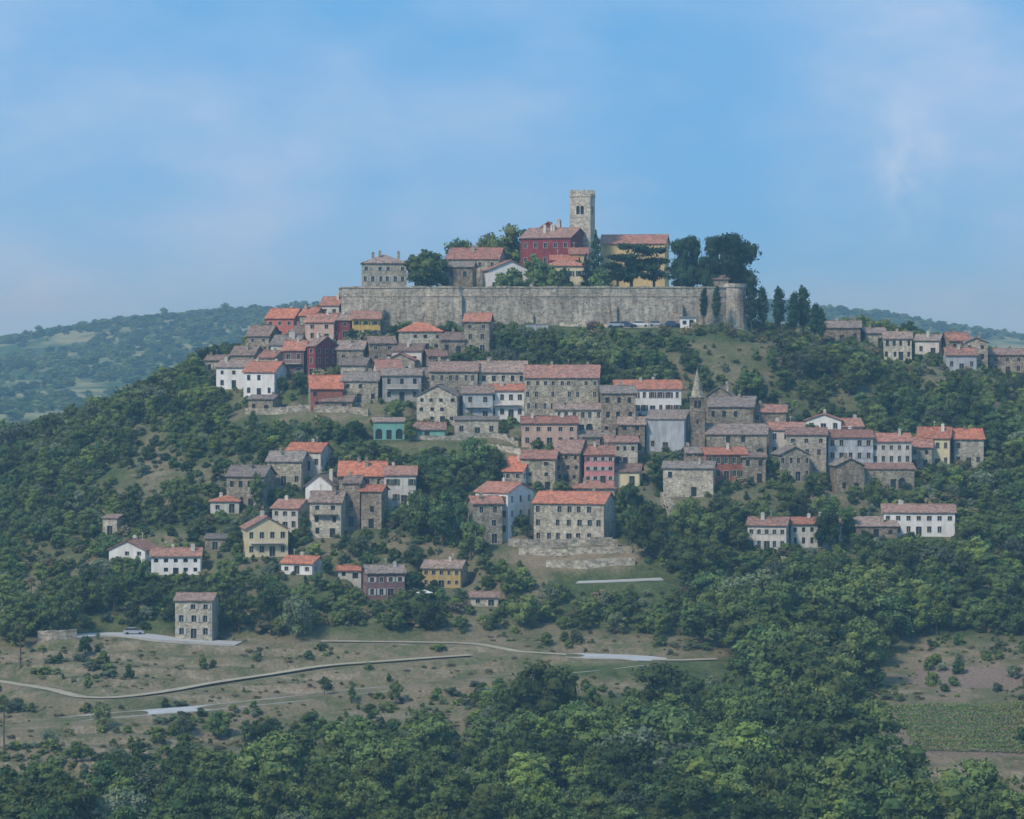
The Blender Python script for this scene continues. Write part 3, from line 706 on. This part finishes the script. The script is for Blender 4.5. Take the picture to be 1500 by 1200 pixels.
# greenhouse
e=empty('greenhouse'); D=732; x=(786-750)/F*D; z=float(hgt(x,D)[0]); R=MB();G=MB()
G.box((x,D),(1,0),(0,1),2.9,1.4,z-.5,z+1.8)
for k in range(7): R.box((x-2.9+k*.966,D-1.42),(1,0),(0,1),.06,.05,z-.4,z+1.8)
R.box((x,D),(1,0),(0,1),3.05,1.55,z+1.8,z+1.95); G.obj('glazing',MAT['paleblue'],e); R.obj('frame',MAT['metal'],e)
BLD.append((768,803,464,474,D,x,D,2,2,0))
# utility poles
for c,p,h in ((30,980,9),(46,905,8),(6,1100,9)):
    D=site(c,p); x=(c-750)/F*D; z=float(hgt(x,D)[0]); B=MB()
    B.box((x,D),(1,0),(0,1),.13,.13,z-.5,z+h,taper=.6); B.box((x,D-.2),(1,0),(0,1),.9,.06,z+h-.7,z+h-.55)
    for k in (-.8,0,.8): B.box((x+k,D-.2),(1,0),(0,1),.05,.05,z+h-.55,z+h-.35)
    B.obj('utility_pole',MAT['bark'])
# parasol
D=site(622,884); x=(622-750)/F*D; z=float(hgt(x,D)[0]); B=MB(); B.box((x,D),(1,0),(0,1),.05,.05,z,z+2.6)
for k in range(8):
    a0=k*math.pi/4;a1=a0+math.pi/4; B.face([(x,D,z+2.7),(x+1.8*math.cos(a0),D+1.8*math.sin(a0),z+2.1),(x+1.8*math.cos(a1),D+1.8*math.sin(a1),z+2.1)])
B.obj('parasol',MAT['white'])
# ------------------------------------------------------------------ trees
def tree_mesh(name,lobes,per,ls,leaf,trunk_h,tr,limbs,seed,fill=.72):
    r=np.random.default_rng(seed); V=[];Fa=[];tint=[];mi=[]; n0=0
    lob=np.array(lobes,float)
    for lb in lob:
        c=lb[:3]; rad=lb[3:6]; lt=r.uniform(.1,.75)
        d=r.normal(size=(per,3)); d/=np.linalg.norm(d,axis=1)[:,None]
        pt=c+d*rad*r.uniform(.72,1.18,(per,1))
        nn=d+r.normal(size=(per,3))*.55; nn/=np.linalg.norm(nn,axis=1)[:,None]
        t=np.cross(nn,r.normal(size=(per,3))); t/=np.linalg.norm(t,axis=1)[:,None]; bt=np.cross(nn,t)
        s=ls*r.uniform(.5,1.4,(per,1))
        q=np.stack([pt-t*s,pt-bt*s*.6,pt+t*s,pt+bt*s*.6],1).reshape(-1,3)
        V.append(q); f=np.arange(per*4).reshape(-1,4)+n0; Fa+=f.tolist(); n0+=per*4
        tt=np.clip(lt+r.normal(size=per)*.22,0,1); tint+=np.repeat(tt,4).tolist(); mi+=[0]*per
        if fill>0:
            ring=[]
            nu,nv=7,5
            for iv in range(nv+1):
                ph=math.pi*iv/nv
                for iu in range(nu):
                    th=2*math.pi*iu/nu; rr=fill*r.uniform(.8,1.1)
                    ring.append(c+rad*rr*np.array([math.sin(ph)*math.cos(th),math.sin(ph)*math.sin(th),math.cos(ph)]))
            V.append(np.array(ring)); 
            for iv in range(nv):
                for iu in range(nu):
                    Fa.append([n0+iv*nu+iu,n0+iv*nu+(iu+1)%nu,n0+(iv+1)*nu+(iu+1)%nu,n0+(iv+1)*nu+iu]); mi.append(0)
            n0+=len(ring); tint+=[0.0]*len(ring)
    def limb(a,b,ra,rb):
        nonlocal n0
        a=np.array(a,float);b=np.array(b,float);d=b-a;d/=np.linalg.norm(d);t=np.cross(d,[.3,.9,.1]);t/=np.linalg.norm(t);s=np.cross(d,t)
        pts=[]
        for p_,rd in ((a,ra),(b,rb)):
            for k in range(6): pts.append(p_+rd*(math.cos(k*math.pi/3)*t+math.sin(k*math.pi/3)*s))
        V.append(np.array(pts))
        for k in range(6): Fa.append([n0+k,n0+(k+1)%6,n0+6+(k+1)%6,n0+6+k]); mi.append(1)
        n0+=12; tint.extend([.5]*12)
    if trunk_h>0:
        limb((0,0,-.6),(.05,.05,trunk_h),tr,tr*.65)
        for k in range(limbs):
            lb=lob[r.integers(len(lob))]; limb((.05,.05,trunk_h*r.uniform(.75,1)),lb[:3],tr*.45,tr*.12)
    me=bpy.data.meshes.new(name); me.from_pydata(np.concatenate(V).tolist(),[],Fa)
    me.materials.append(LEAF[leaf]); me.materials.append(MAT['bark'])
    me.polygons.foreach_set('material_index',mi); a=me.attributes.new('tint','FLOAT','POINT'); a.data.foreach_set('value',tint); me.update()
    return me
def broad_lobes(seed,H,R,n,base=.28):
    r=random.Random(seed); L=[]
    for i in range(n):
        t=i/(n-1); z=H*(base+.1+(.9-base-.12)*t); w=math.sin(math.pi*min(1,(.25+.68*t)))**.7*R*.78
        a=i*2.4+r.uniform(-.6,.6); d=w*r.uniform(.4,1.1); k=R*r.uniform(.22,.44)
        L.append((d*math.cos(a),d*math.sin(a),z+r.uniform(-.6,.6),k,k,k*r.uniform(.65,.95)))
    L.append((0,0,H*.58,R*.5,R*.5,H*.24)); return L
ME={}
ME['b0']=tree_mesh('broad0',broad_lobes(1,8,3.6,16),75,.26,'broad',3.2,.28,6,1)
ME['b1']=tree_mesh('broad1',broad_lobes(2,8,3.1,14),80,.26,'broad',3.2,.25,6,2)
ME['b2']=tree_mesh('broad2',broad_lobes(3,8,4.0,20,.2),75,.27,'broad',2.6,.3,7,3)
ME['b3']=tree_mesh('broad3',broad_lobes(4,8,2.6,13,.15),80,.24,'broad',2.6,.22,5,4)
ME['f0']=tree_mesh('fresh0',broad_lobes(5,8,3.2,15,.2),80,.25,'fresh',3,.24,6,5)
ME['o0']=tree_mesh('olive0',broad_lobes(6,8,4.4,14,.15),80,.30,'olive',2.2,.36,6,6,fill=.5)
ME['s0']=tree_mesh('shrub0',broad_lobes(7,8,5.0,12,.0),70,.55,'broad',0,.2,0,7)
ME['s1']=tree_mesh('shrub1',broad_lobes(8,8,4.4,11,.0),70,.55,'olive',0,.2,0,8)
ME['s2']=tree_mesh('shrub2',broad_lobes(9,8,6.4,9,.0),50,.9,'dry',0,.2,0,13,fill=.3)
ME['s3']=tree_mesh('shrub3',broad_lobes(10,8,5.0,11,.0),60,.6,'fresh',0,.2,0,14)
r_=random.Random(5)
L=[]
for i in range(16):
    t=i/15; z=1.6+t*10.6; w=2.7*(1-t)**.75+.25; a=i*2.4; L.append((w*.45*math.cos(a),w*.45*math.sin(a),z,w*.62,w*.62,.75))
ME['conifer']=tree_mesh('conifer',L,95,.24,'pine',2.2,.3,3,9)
L=[]
for i in range(20):
    t=r_.random(); z=3.2+t*5.0; w=5.6*(1-t*.55); a=i*2.4+r_.uniform(-.4,.4); d=w*r_.uniform(.35,1.); L.append((d*math.cos(a),d*math.sin(a),z,1.5,1.5,.5))
L.append((0,0,5.5,2.2,2.2,2.2))
ME['cedar']=tree_mesh('cedar',L,80,.27,'pine',5,.4,12,10,fill=.6)
L=[]
for i in range(22):
    a=i*2.4; d=2.7*r_.uniform(.3,1.); t=r_.random(); k=r_.uniform(.9,1.5); L.append((d*math.cos(a)*(1.05-.35*t),d*math.sin(a)*(1.05-.35*t),2.0+7.3*t,k,k,k*.85))
L.append((0,0,5.6,1.9,1.9,3.4))
ME['pine']=tree_mesh('pine',L,85,.25,'pine',3.5,.35,8,11)
L=[]
for i in range(11):
    t=i/10; z=3.0+t*4.6; k=.95*math.sin(math.pi*(.2+.65*t))+.15; L.append((.3*math.cos(i*2.4),.3*math.sin(i*2.4),z,k,k,.7))
ME['lime']=tree_mesh('lime',L,75,.22,'pine',3.2,.18,4,12)
OBJH={'b0':8,'b1':8,'b2':8,'b3':8,'f0':8,'o0':8,'conifer':12.5,'cedar':8.6,'pine':10.3,'lime':8,'s0':8,'s1':8,'s3':8}
def tree(name,kind,c,pb,pt,wf=1.,D=None):
    D=D or site(c,pb); x=(c-750)/F*D; z=float(hgt(x,D)[0]); H_=(EYE-(pt-500)*D/F)-z; H_=max(H_,1.2); k=H_/OBJH[kind]
    o=bpy.data.objects.new(name,ME[kind]); o.location=(x,D,z-.1); o.scale=(k*wf,k*wf,k); o.rotation_euler=(0,0,random.uniform(0,6.28)); scene.collection.objects.link(o)
for c,pb,pt,w,k,D in ((622,420,366,1.05,'b2',750),(608,420,374,.8,'b1',752),(640,420,378,.8,'b0',754),(678,420,350,.8,'b2',775),(715,420,340,.75,'b0',782),(742,420,334,.85,'f0',784),(765,420,338,.7,'b1',786),
  (785,420,372,.8,'b1',750),(795,420,385,.9,'b2',748),(754,425,396,1.,'s0',747),(825,425,396,.8,'s0',747),(735,425,402,.9,'s0',747),(880,425,396,.9,'s0',747)):
    tree('broadleaf_tree' if k[0]!='s' else 'shrub',k,c,pb,pt,w,D)
tree('cypress_tree','conifer',873,420,340,.85,753)
tree('cypress_tree','conifer',858,420,372,.8,751)
tree('cedar_tree','cedar',925,420,356,.85,752); tree('cedar_tree','cedar',958,420,362,.8,756); tree('cedar_tree','cedar',905,420,372,.75,749)
for c,pt,w,D in ((998,350,.8,752),(1015,345,.75,756),(1046,346,.85,760),(1066,341,.95,754),(1083,352,.9,757),(1035,375,.9,750)): tree('pine_tree','pine',c,420,pt,w,D)
for c,pb,pt,w,D in ((1031,474,424,.75,737),(1049,474,421,.75,737),(1101,482,424,1.,741),(1117,482,422,.9,743),(1141,482,423,.9,744),(1162,484,430,.9,742),(1177,484,422,.9,745),(1193,486,446,1.,744),(1203,486,452,1.,744)):
    tree('clipped_lime_tree','lime',c,pb,pt,w,D)
for c,pb,pt,w,k in ((478,645,612,1.2,'b2'),(520,650,615,1.,'b0'),(445,648,618,1.,'b1'),(600,650,612,.9,'f0'),(745,520,480,1.2,'b0'),(800,528,482,1.2,'b2'),(835,530,490,1.,'b1'),(700,708,640,1.0,'b2'),(722,712,655,.9,'b0'),(672,706,665,1.,'b1'),
  (785,1072,970,.9,'b2'),(830,1060,980,.8,'f0'),(735,1062,1002,.8,'b1'),(960,705,665,1.,'b3'),(948,820,735,.8,'b2'),(925,770,705,.7,'b0'),(1010,800,730,.8,'b2'),(920,800,740,.7,'b1'),(262,752,700,.9,'b2'),(378,750,690,.7,'b3'),(445,790,745,.7,'b3'),
  (435,935,865,.75,'o0'),(350,925,865,.9,'b1'),(90,935,868,1.,'b2'),(440,580,545,1.,'b0'),(650,800,720,.8,'b2'),(610,790,715,.8,'b0'),(1280,745,700,.7,'b2'),(1215,810,745,.8,'b2'),(690,815,760,.8,'b0'),(150,1068,1030,.9,'o0'),(238,1095,1075,1.,'b1'),(25,1178,1135,1.,'b2'),(290,1118,1085,1.,'o0'),(370,630,600,.9,'b3'),(340,565,537,.8,'b3'),
  (205,868,815,.7,'b1'),(1150,745,690,.8,'f0'),(1190,730,690,.8,'b0'),(740,645,618,.9,'b1'),(125,965,930,.9,'b0'),(475,1020,990,.8,'b1'),(515,1034,1002,.8,'b3'),(580,1034,997,.8,'b1'),(70,1092,1066,.9,'o0'),(1120,790,735,.6,'b1'),(60,930,880,1.,'b0'),(30,950,905,1.,'b1'),(320,1085,1040,.9,'b2'),(270,1080,1045,.9,'o0')):
    tree('olive_tree' if k[0]=='o' else 'broadleaf_tree',k,c,pb,pt,w)
for c,pt in ((57,476),(38,483),(240,450),(330,443)): tree('broadleaf_tree','b0',c,0,pt,.9,2690)
# --- woodland scatter
B=np.array([b_[:10] for b_ in BLD],float); RP=np.array(ROADPTS)
def scatter_near():
    out=[]
    sp=4.1
    for yy in np.arange(442,862,sp):
        xs=np.arange((-330-750)/F*yy,(1830-750)/F*yy,sp)
        x=xs+rng.uniform(-.5,.5,len(xs))*sp; y=yy+rng.uniform(-.5,.5,len(xs))*sp
        z=hgt(x,y); gp=vn(x,y,24,33); g2=vn(x,y,45,35); g3=vn(x,y,11,36)
        for a,b_,c_,gn,gm,gs in zip(x,y,z,gp,g2,g3):
            s=b_/F; col=a/s+750; py=500+(EYE-c_)/s
            if PX0-4<a<PX1+4 and 737<b_<806: continue
            op=0; hmax=99
            for cx,cy,rx,ry,k in OPEN:
                if ((col-cx)/rx)**2+((py-cy)/ry)**2<1: op=max(op,k)
            for cx,cy,rx,ry,k in LOW:
                if ((col-cx)/rx)**2+((py-cy)/ry)**2<1: hmax=min(hmax,k)
            small=False
            if random.random()<op:
                if random.random()<.22 and op<1: small=True
                else: continue
            if gn<-.17 and b_>600 and random.random()<.75: small=True
            elif b_<600 and gs<-.24 and random.random()<.8: small=True
            lx=np.abs((a-B[:,5])*np.cos(B[:,9])+(b_-B[:,6])*np.sin(B[:,9])); ly=np.abs(-(a-B[:,5])*np.sin(B[:,9])+(b_-B[:,6])*np.cos(B[:,9]))
            if np.any((lx<B[:,7]+.7)&(ly<B[:,8]+.7)): continue
            if len(RP) and np.min((RP[:,3]-a)**2+(RP[:,4]-b_)**2)<26: continue
            hs=random.choice([6.2,7.2,8.2,5.2,3.8,9.6,4.4]) if not (450<py<900) else random.choice([4.5,5.5,6.5,3.6,5.0])
            hs*=1+gm*.7
            for Ht in ([hs,4.0,2.6,1.5] if not small else [random.uniform(1.0,2.8),1.]):
                if Ht>hmax: continue
                hwp=Ht*.44/s; tp=py-Ht*1.08/s; tr_=py-Ht*1.45/s
                m_=(B[:,4]>b_-1)&(B[:,4]<b_+140)&(col+hwp*.75>B[:,0])&(col-hwp*.75<B[:,1])&(tp<B[:,3]-6)&(py>B[:,2])
                rd=(RP[:,2]>b_)&(np.abs(RP[:,0]-col)<hwp*1.3+8)&(RP[:,1]>tr_-6)&(RP[:,1]<py+2)&(RP[:,2]<b_+80)
                if not m_.any() and (not rd.any() or random.random()<.015):
                    out.append((a,b_,c_,Ht)); break
    return out
pts=scatter_near()
lib=bpy.data.collections.new('tree_library')
keys=['b0','b1','b2','b3','f0','o0','s0','s1','s2','s3']
for i,k in enumerate(keys):
    o=bpy.data.objects.new('%02d_%s'%(i,k),ME[k]); lib.objects.link(o)
def instancer(name,P,S,R,I,libc):
    me=bpy.data.meshes.new(name); me.vertices.add(len(P)); me.vertices.foreach_set('co',np.array(P,np.float32).ravel())
    for nm,tp,arr,key in (('scl','FLOAT_VECTOR',S,'vector'),('rot','FLOAT_VECTOR',R,'vector'),('idx','INT',I,'value')):
        a=me.attributes.new(nm,tp,'POINT'); a.data.foreach_set(key,np.array(arr,np.int32 if tp=='INT' else np.float32).ravel())
    me.update(); o=bpy.data.objects.new(name,me); scene.collection.objects.link(o)
    ng=bpy.data.node_groups.new(name+'_instances','GeometryNodeTree')
    ng.interface.new_socket('Geometry',in_out='INPUT',socket_type='NodeSocketGeometry'); ng.interface.new_socket('Geometry',in_out='OUTPUT',socket_type='NodeSocketGeometry')
    N=ng.nodes; gi=N.new('NodeGroupInput'); go=N.new('NodeGroupOutput'); ip=N.new('GeometryNodeInstanceOnPoints'); ci=N.new('GeometryNodeCollectionInfo')
    ci.inputs['Collection'].default_value=libc; ci.inputs['Separate Children'].default_value=True; ci.inputs['Reset Children'].default_value=True
    def na(n,t):
        x=N.new('GeometryNodeInputNamedAttribute'); x.data_type=t; x.inputs['Name'].default_value=n; return x.outputs[0]
    l=ng.links.new; l(gi.outputs[0],ip.inputs['Points']); l(ci.outputs[0],ip.inputs['Instance']); ip.inputs['Pick Instance'].default_value=True
    l(na('idx','INT'),ip.inputs['Instance Index']); l(na('scl','FLOAT_VECTOR'),ip.inputs['Scale'])
    er=N.new('FunctionNodeEulerToRotation'); l(na('rot','FLOAT_VECTOR'),er.inputs[0]); l(er.outputs[0],ip.inputs['Rotation'])
    l(ip.outputs[0],go.inputs[0])
    md=o.modifiers.new('instances','NODES'); md.node_group=ng; return o
P=[];S=[];R=[];I=[]
for a,b_,c_,h in pts:
    col=a/b_*F+750
    zone=float(vn(a,b_,30,37))+.5; py=500+(EYE-c_)*F/b_
    if h<3: k=random.choice([6,6,7,9,3]) 
    else:
        w=[5,5,5,4,1.4,1.2]
        if zone>.64: w[4]=6
        if zone<.32 or (col<300 and py>900): w[5]=4
        k=random.choices(range(6),w)[0]
    sc=h/8*random.uniform(.85,1.2); wf=random.uniform(.85,1.35)
    if k>5: wf*=.9
    P.append((a,b_,c_-.15)); S.append((sc*wf,sc*wf*random.uniform(.85,1.15),sc)); R.append((random.uniform(-.14,.14),random.uniform(-.14,.14),random.uniform(0,6.28))); I.append(k)
instancer('woodland',P,S,R,I,lib)
# undergrowth
P=[];S=[];R=[];I=[]
n=16000; yy=rng.uniform(442,790,n); cc=rng.uniform(-150,1650,n); xx=(cc-750)/F*yy; zz=hgt(xx,yy); gn_=vn(xx,yy,24,33); gc_=vn(xx,yy,12,38)
for a,b_,c_,col,gn,gc in zip(xx,yy,zz,cc,gn_,gc_):
    if PX0-3<a<PX1+3 and 736<b_: continue
    py=500+(EYE-c_)*F/b_; op=0
    for cx,cy,rx,ry,k in OPEN:
        if ((col-cx)/rx)**2+((py-cy)/ry)**2<1: op=max(op,k)
    if op<.3 and (py>930 or random.random()<.2): continue
    if gn<-.17 and op<.3 and random.random()<.5: continue
    if op==1. or (abs(col-1455)<110 and abs(py-992)<16): continue
    lx=np.abs((a-B[:,5])*np.cos(B[:,9])+(b_-B[:,6])*np.sin(B[:,9])); ly=np.abs(-(a-B[:,5])*np.sin(B[:,9])+(b_-B[:,6])*np.cos(B[:,9]))
    if np.any((lx<B[:,7]+.2)&(ly<B[:,8]+.2)): continue
    if np.min((RP[:,3]-a)**2+(RP[:,4]-b_)**2)<22: continue
    fl=1.
    if op>.6:
        if gc<-.05 and random.random()<.6: continue
        if gc>.2 or random.random()<.04: h=random.uniform(.6,1.6); k=random.choice([6,7,9,0,7])
        else: h=random.uniform(.2,.6); k=random.choice([8,8,8,8,7,9])
        fl=random.uniform(1.2,2.4) if k>=6 else 1.
    else: h=random.choice([random.uniform(.5,1.3),random.uniform(1.2,2.3)]); k=random.choice([6,6,7,9,8,6]); fl=random.uniform(1.1,1.7)
    P.append((a,b_,c_-.1)); sc=h/8; S.append((sc*fl,sc*fl*random.uniform(.6,1.2),sc)); R.append((0,0,random.uniform(0,6.28))); I.append(k)
instancer('undergrowth',P,S,R,I,lib)
# distant woods
P=[];S=[];R=[];I=[]
for yv in np.arange(1350,3050,17):
    xs=np.arange((-250-750)/F*yv,(1750-750)/F*yv,15.); xs=xs+rng.uniform(-7,7,len(xs)); y=yv+rng.uniform(-7,7,len(xs)); z=hgt(xs,y)
    dn=vn(xs,y,160,41)+.6*vn(xs,y*2,60,42)
    for a,b_,c_,d in zip(xs,y,z,dn):
        if d<-.12 and random.random()<.85: continue
        sc=random.uniform(.6,1.1); P.append((a,b_,c_-1.5)); S.append((sc*1.6,sc*1.6,sc)); R.append((0,0,random.uniform(0,6.28))); I.append(random.choice([0,1,2,2,4,0]))
instancer('distant_woodland',P,S,R,I,lib)
# vineyard
r=np.random.default_rng(3); V=[];tint=[]
for k in range(9):
    p0=1042+k*7.6
    D0=site(1400,p0); xs=np.arange((1308+k*4-750)/F*D0,(1560-750)/F*D0,.13); 
    for rep in range(6):
        x=xs+r.normal(size=len(xs))*.1; y=D0+r.normal(size=len(xs))*.16+(x-xs.min())*.05; z=hgt(x,y)+r.uniform(.2,1.25,len(xs))
        pt=np.stack([x,y,z],1); t=r.normal(size=(len(x),3)); t/=np.linalg.norm(t,axis=1)[:,None]; u=np.cross(t,r.normal(size=(len(x),3))); u/=np.linalg.norm(u,axis=1)[:,None]
        V.append(np.stack([pt-t*.18,pt-u*.13,pt+t*.18,pt+u*.13],1).reshape(-1,3)); tint.append(np.repeat(r.uniform(0,1,len(x)),4))
V=np.concatenate(V); me=bpy.data.meshes.new('vineyard'); me.from_pydata(V.tolist(),[],np.arange(len(V)).reshape(-1,4).tolist()); me.materials.append(LEAF['vine'])
a=me.attributes.new('tint','FLOAT','POINT'); a.data.foreach_set('value',np.concatenate(tint).astype(np.float32)); o=bpy.data.objects.new('vineyard',me); scene.collection.objects.link(o)
# ------------------------------------------------------------------ haze volume
hz=MB(); hz.box((0,4000),(1,0),(0,1),6000,4600,-50,220)
me=bpy.data.meshes.new('haze'); me.from_pydata(hz.v,[],hz.f); m=bpy.data.materials.new('haze_air'); m.use_nodes=True; nt=m.node_tree
nt.nodes.remove(nt.nodes['Principled BSDF']); vs=nt.nodes.new('ShaderNodeVolumeScatter'); vs.inputs['Color'].default_value=(.42,.78,1,1); vs.inputs['Density'].default_value=.00023; vs.inputs['Anisotropy'].default_value=.1
nt.links.new(vs.outputs[0],nt.nodes['Material Output'].inputs['Volume']); me.materials.append(m)
ho=bpy.data.objects.new('haze',me); scene.collection.objects.link(ho)
# ------------------------------------------------------------------ sky & sun
sd=Vector((-.52,-.62,.78)).normalized(); el=math.asin(sd.z); az=math.atan2(sd.x,sd.y)
w=bpy.data.worlds.new('World'); scene.world=w; w.use_nodes=True; nt=w.node_tree; bg=nt.nodes['Background']
sky=nt.nodes.new('ShaderNodeTexSky'); sky.sky_type='NISHITA'; sky.sun_disc=False; sky.sun_elevation=el; sky.sun_rotation=az%(2*math.pi); sky.air_density=1.; sky.dust_density=.6; sky.ozone_density=3.
tc=nt.nodes.new('ShaderNodeTexCoord'); d=tc.outputs['Generated']
mp=nt.nodes.new('ShaderNodeMapping'); mp.vector_type='POINT'; mp.inputs['Location'].default_value=(0,0,.22); nt.links.new(d,mp.inputs[0]); nt.links.new(mp.outputs[0],sky.inputs[0])
def nmap(scale,loc=(0,0,0)):
    q_=nt.nodes.new('ShaderNodeMapping'); q_.inputs['Scale'].default_value=scale; q_.inputs['Location'].default_value=loc; nt.links.new(d,q_.inputs[0]); return q_.outputs[0]
c=mix(nt,sky.outputs[0],(.9,3.05,5.9),.76)
cl=rmap(nt,noise(nt,nmap((8,8,17),(3.1,0,.9)),1.0,5,.5),.36,.62)
cl2=rmap(nt,noise(nt,nmap((24,24,55),(1.7,0,.2)),1.0,6,.6),.3,.75,.5,1.15)
c=mix(nt,c,(2.7,3.95,5.8),math_(nt,'MINIMUM',math_(nt,'MULTIPLY',math_(nt,'MULTIPLY',cl,cl2),.9),1.))
wv=nt.nodes.new('ShaderNodeVectorMath'); wv.operation='LENGTH'; nt.links.new(nmap((62,0,32),(-.134*62,0,-.0588*32)),wv.inputs[0])
wi=math_(nt,'MULTIPLY',rmap(nt,wv.outputs['Value'],0,1,1,0),rmap(nt,noise(nt,nmap((55,55,50)),1.,5,.65),.36,.64))
c=mix(nt,c,(4.2,5.1,6.3),math_(nt,'MULTIPLY',wi,.8))
nt.links.new(c,bg.inputs[0]); bg.inputs[1].default_value=.15
sl=bpy.data.lights.new('sun','SUN'); sl.energy=3.1; sl.angle=math.radians(10); sl.color=(1,.94,.84); so=bpy.data.objects.new('sun',sl); so.rotation_euler=sd.to_track_quat('Z','Y').to_euler(); so.location=(0,0,300); scene.collection.objects.link(so)
# ------------------------------------------------------------------ camera
cam=bpy.data.cameras.new('camera'); cam.lens=36*F/1500; cam.sensor_width=36; cam.shift_y=-100/1500; cam.clip_start=1; cam.clip_end=60000
co_=bpy.data.objects.new('camera',cam); co_.location=(0,0,EYE); co_.rotation_euler=(math.radians(90),0,0); scene.collection.objects.link(co_); scene.camera=co_
scene.view_settings.view_transform='Standard'; scene.view_settings.look='None'; scene.view_settings.exposure=0
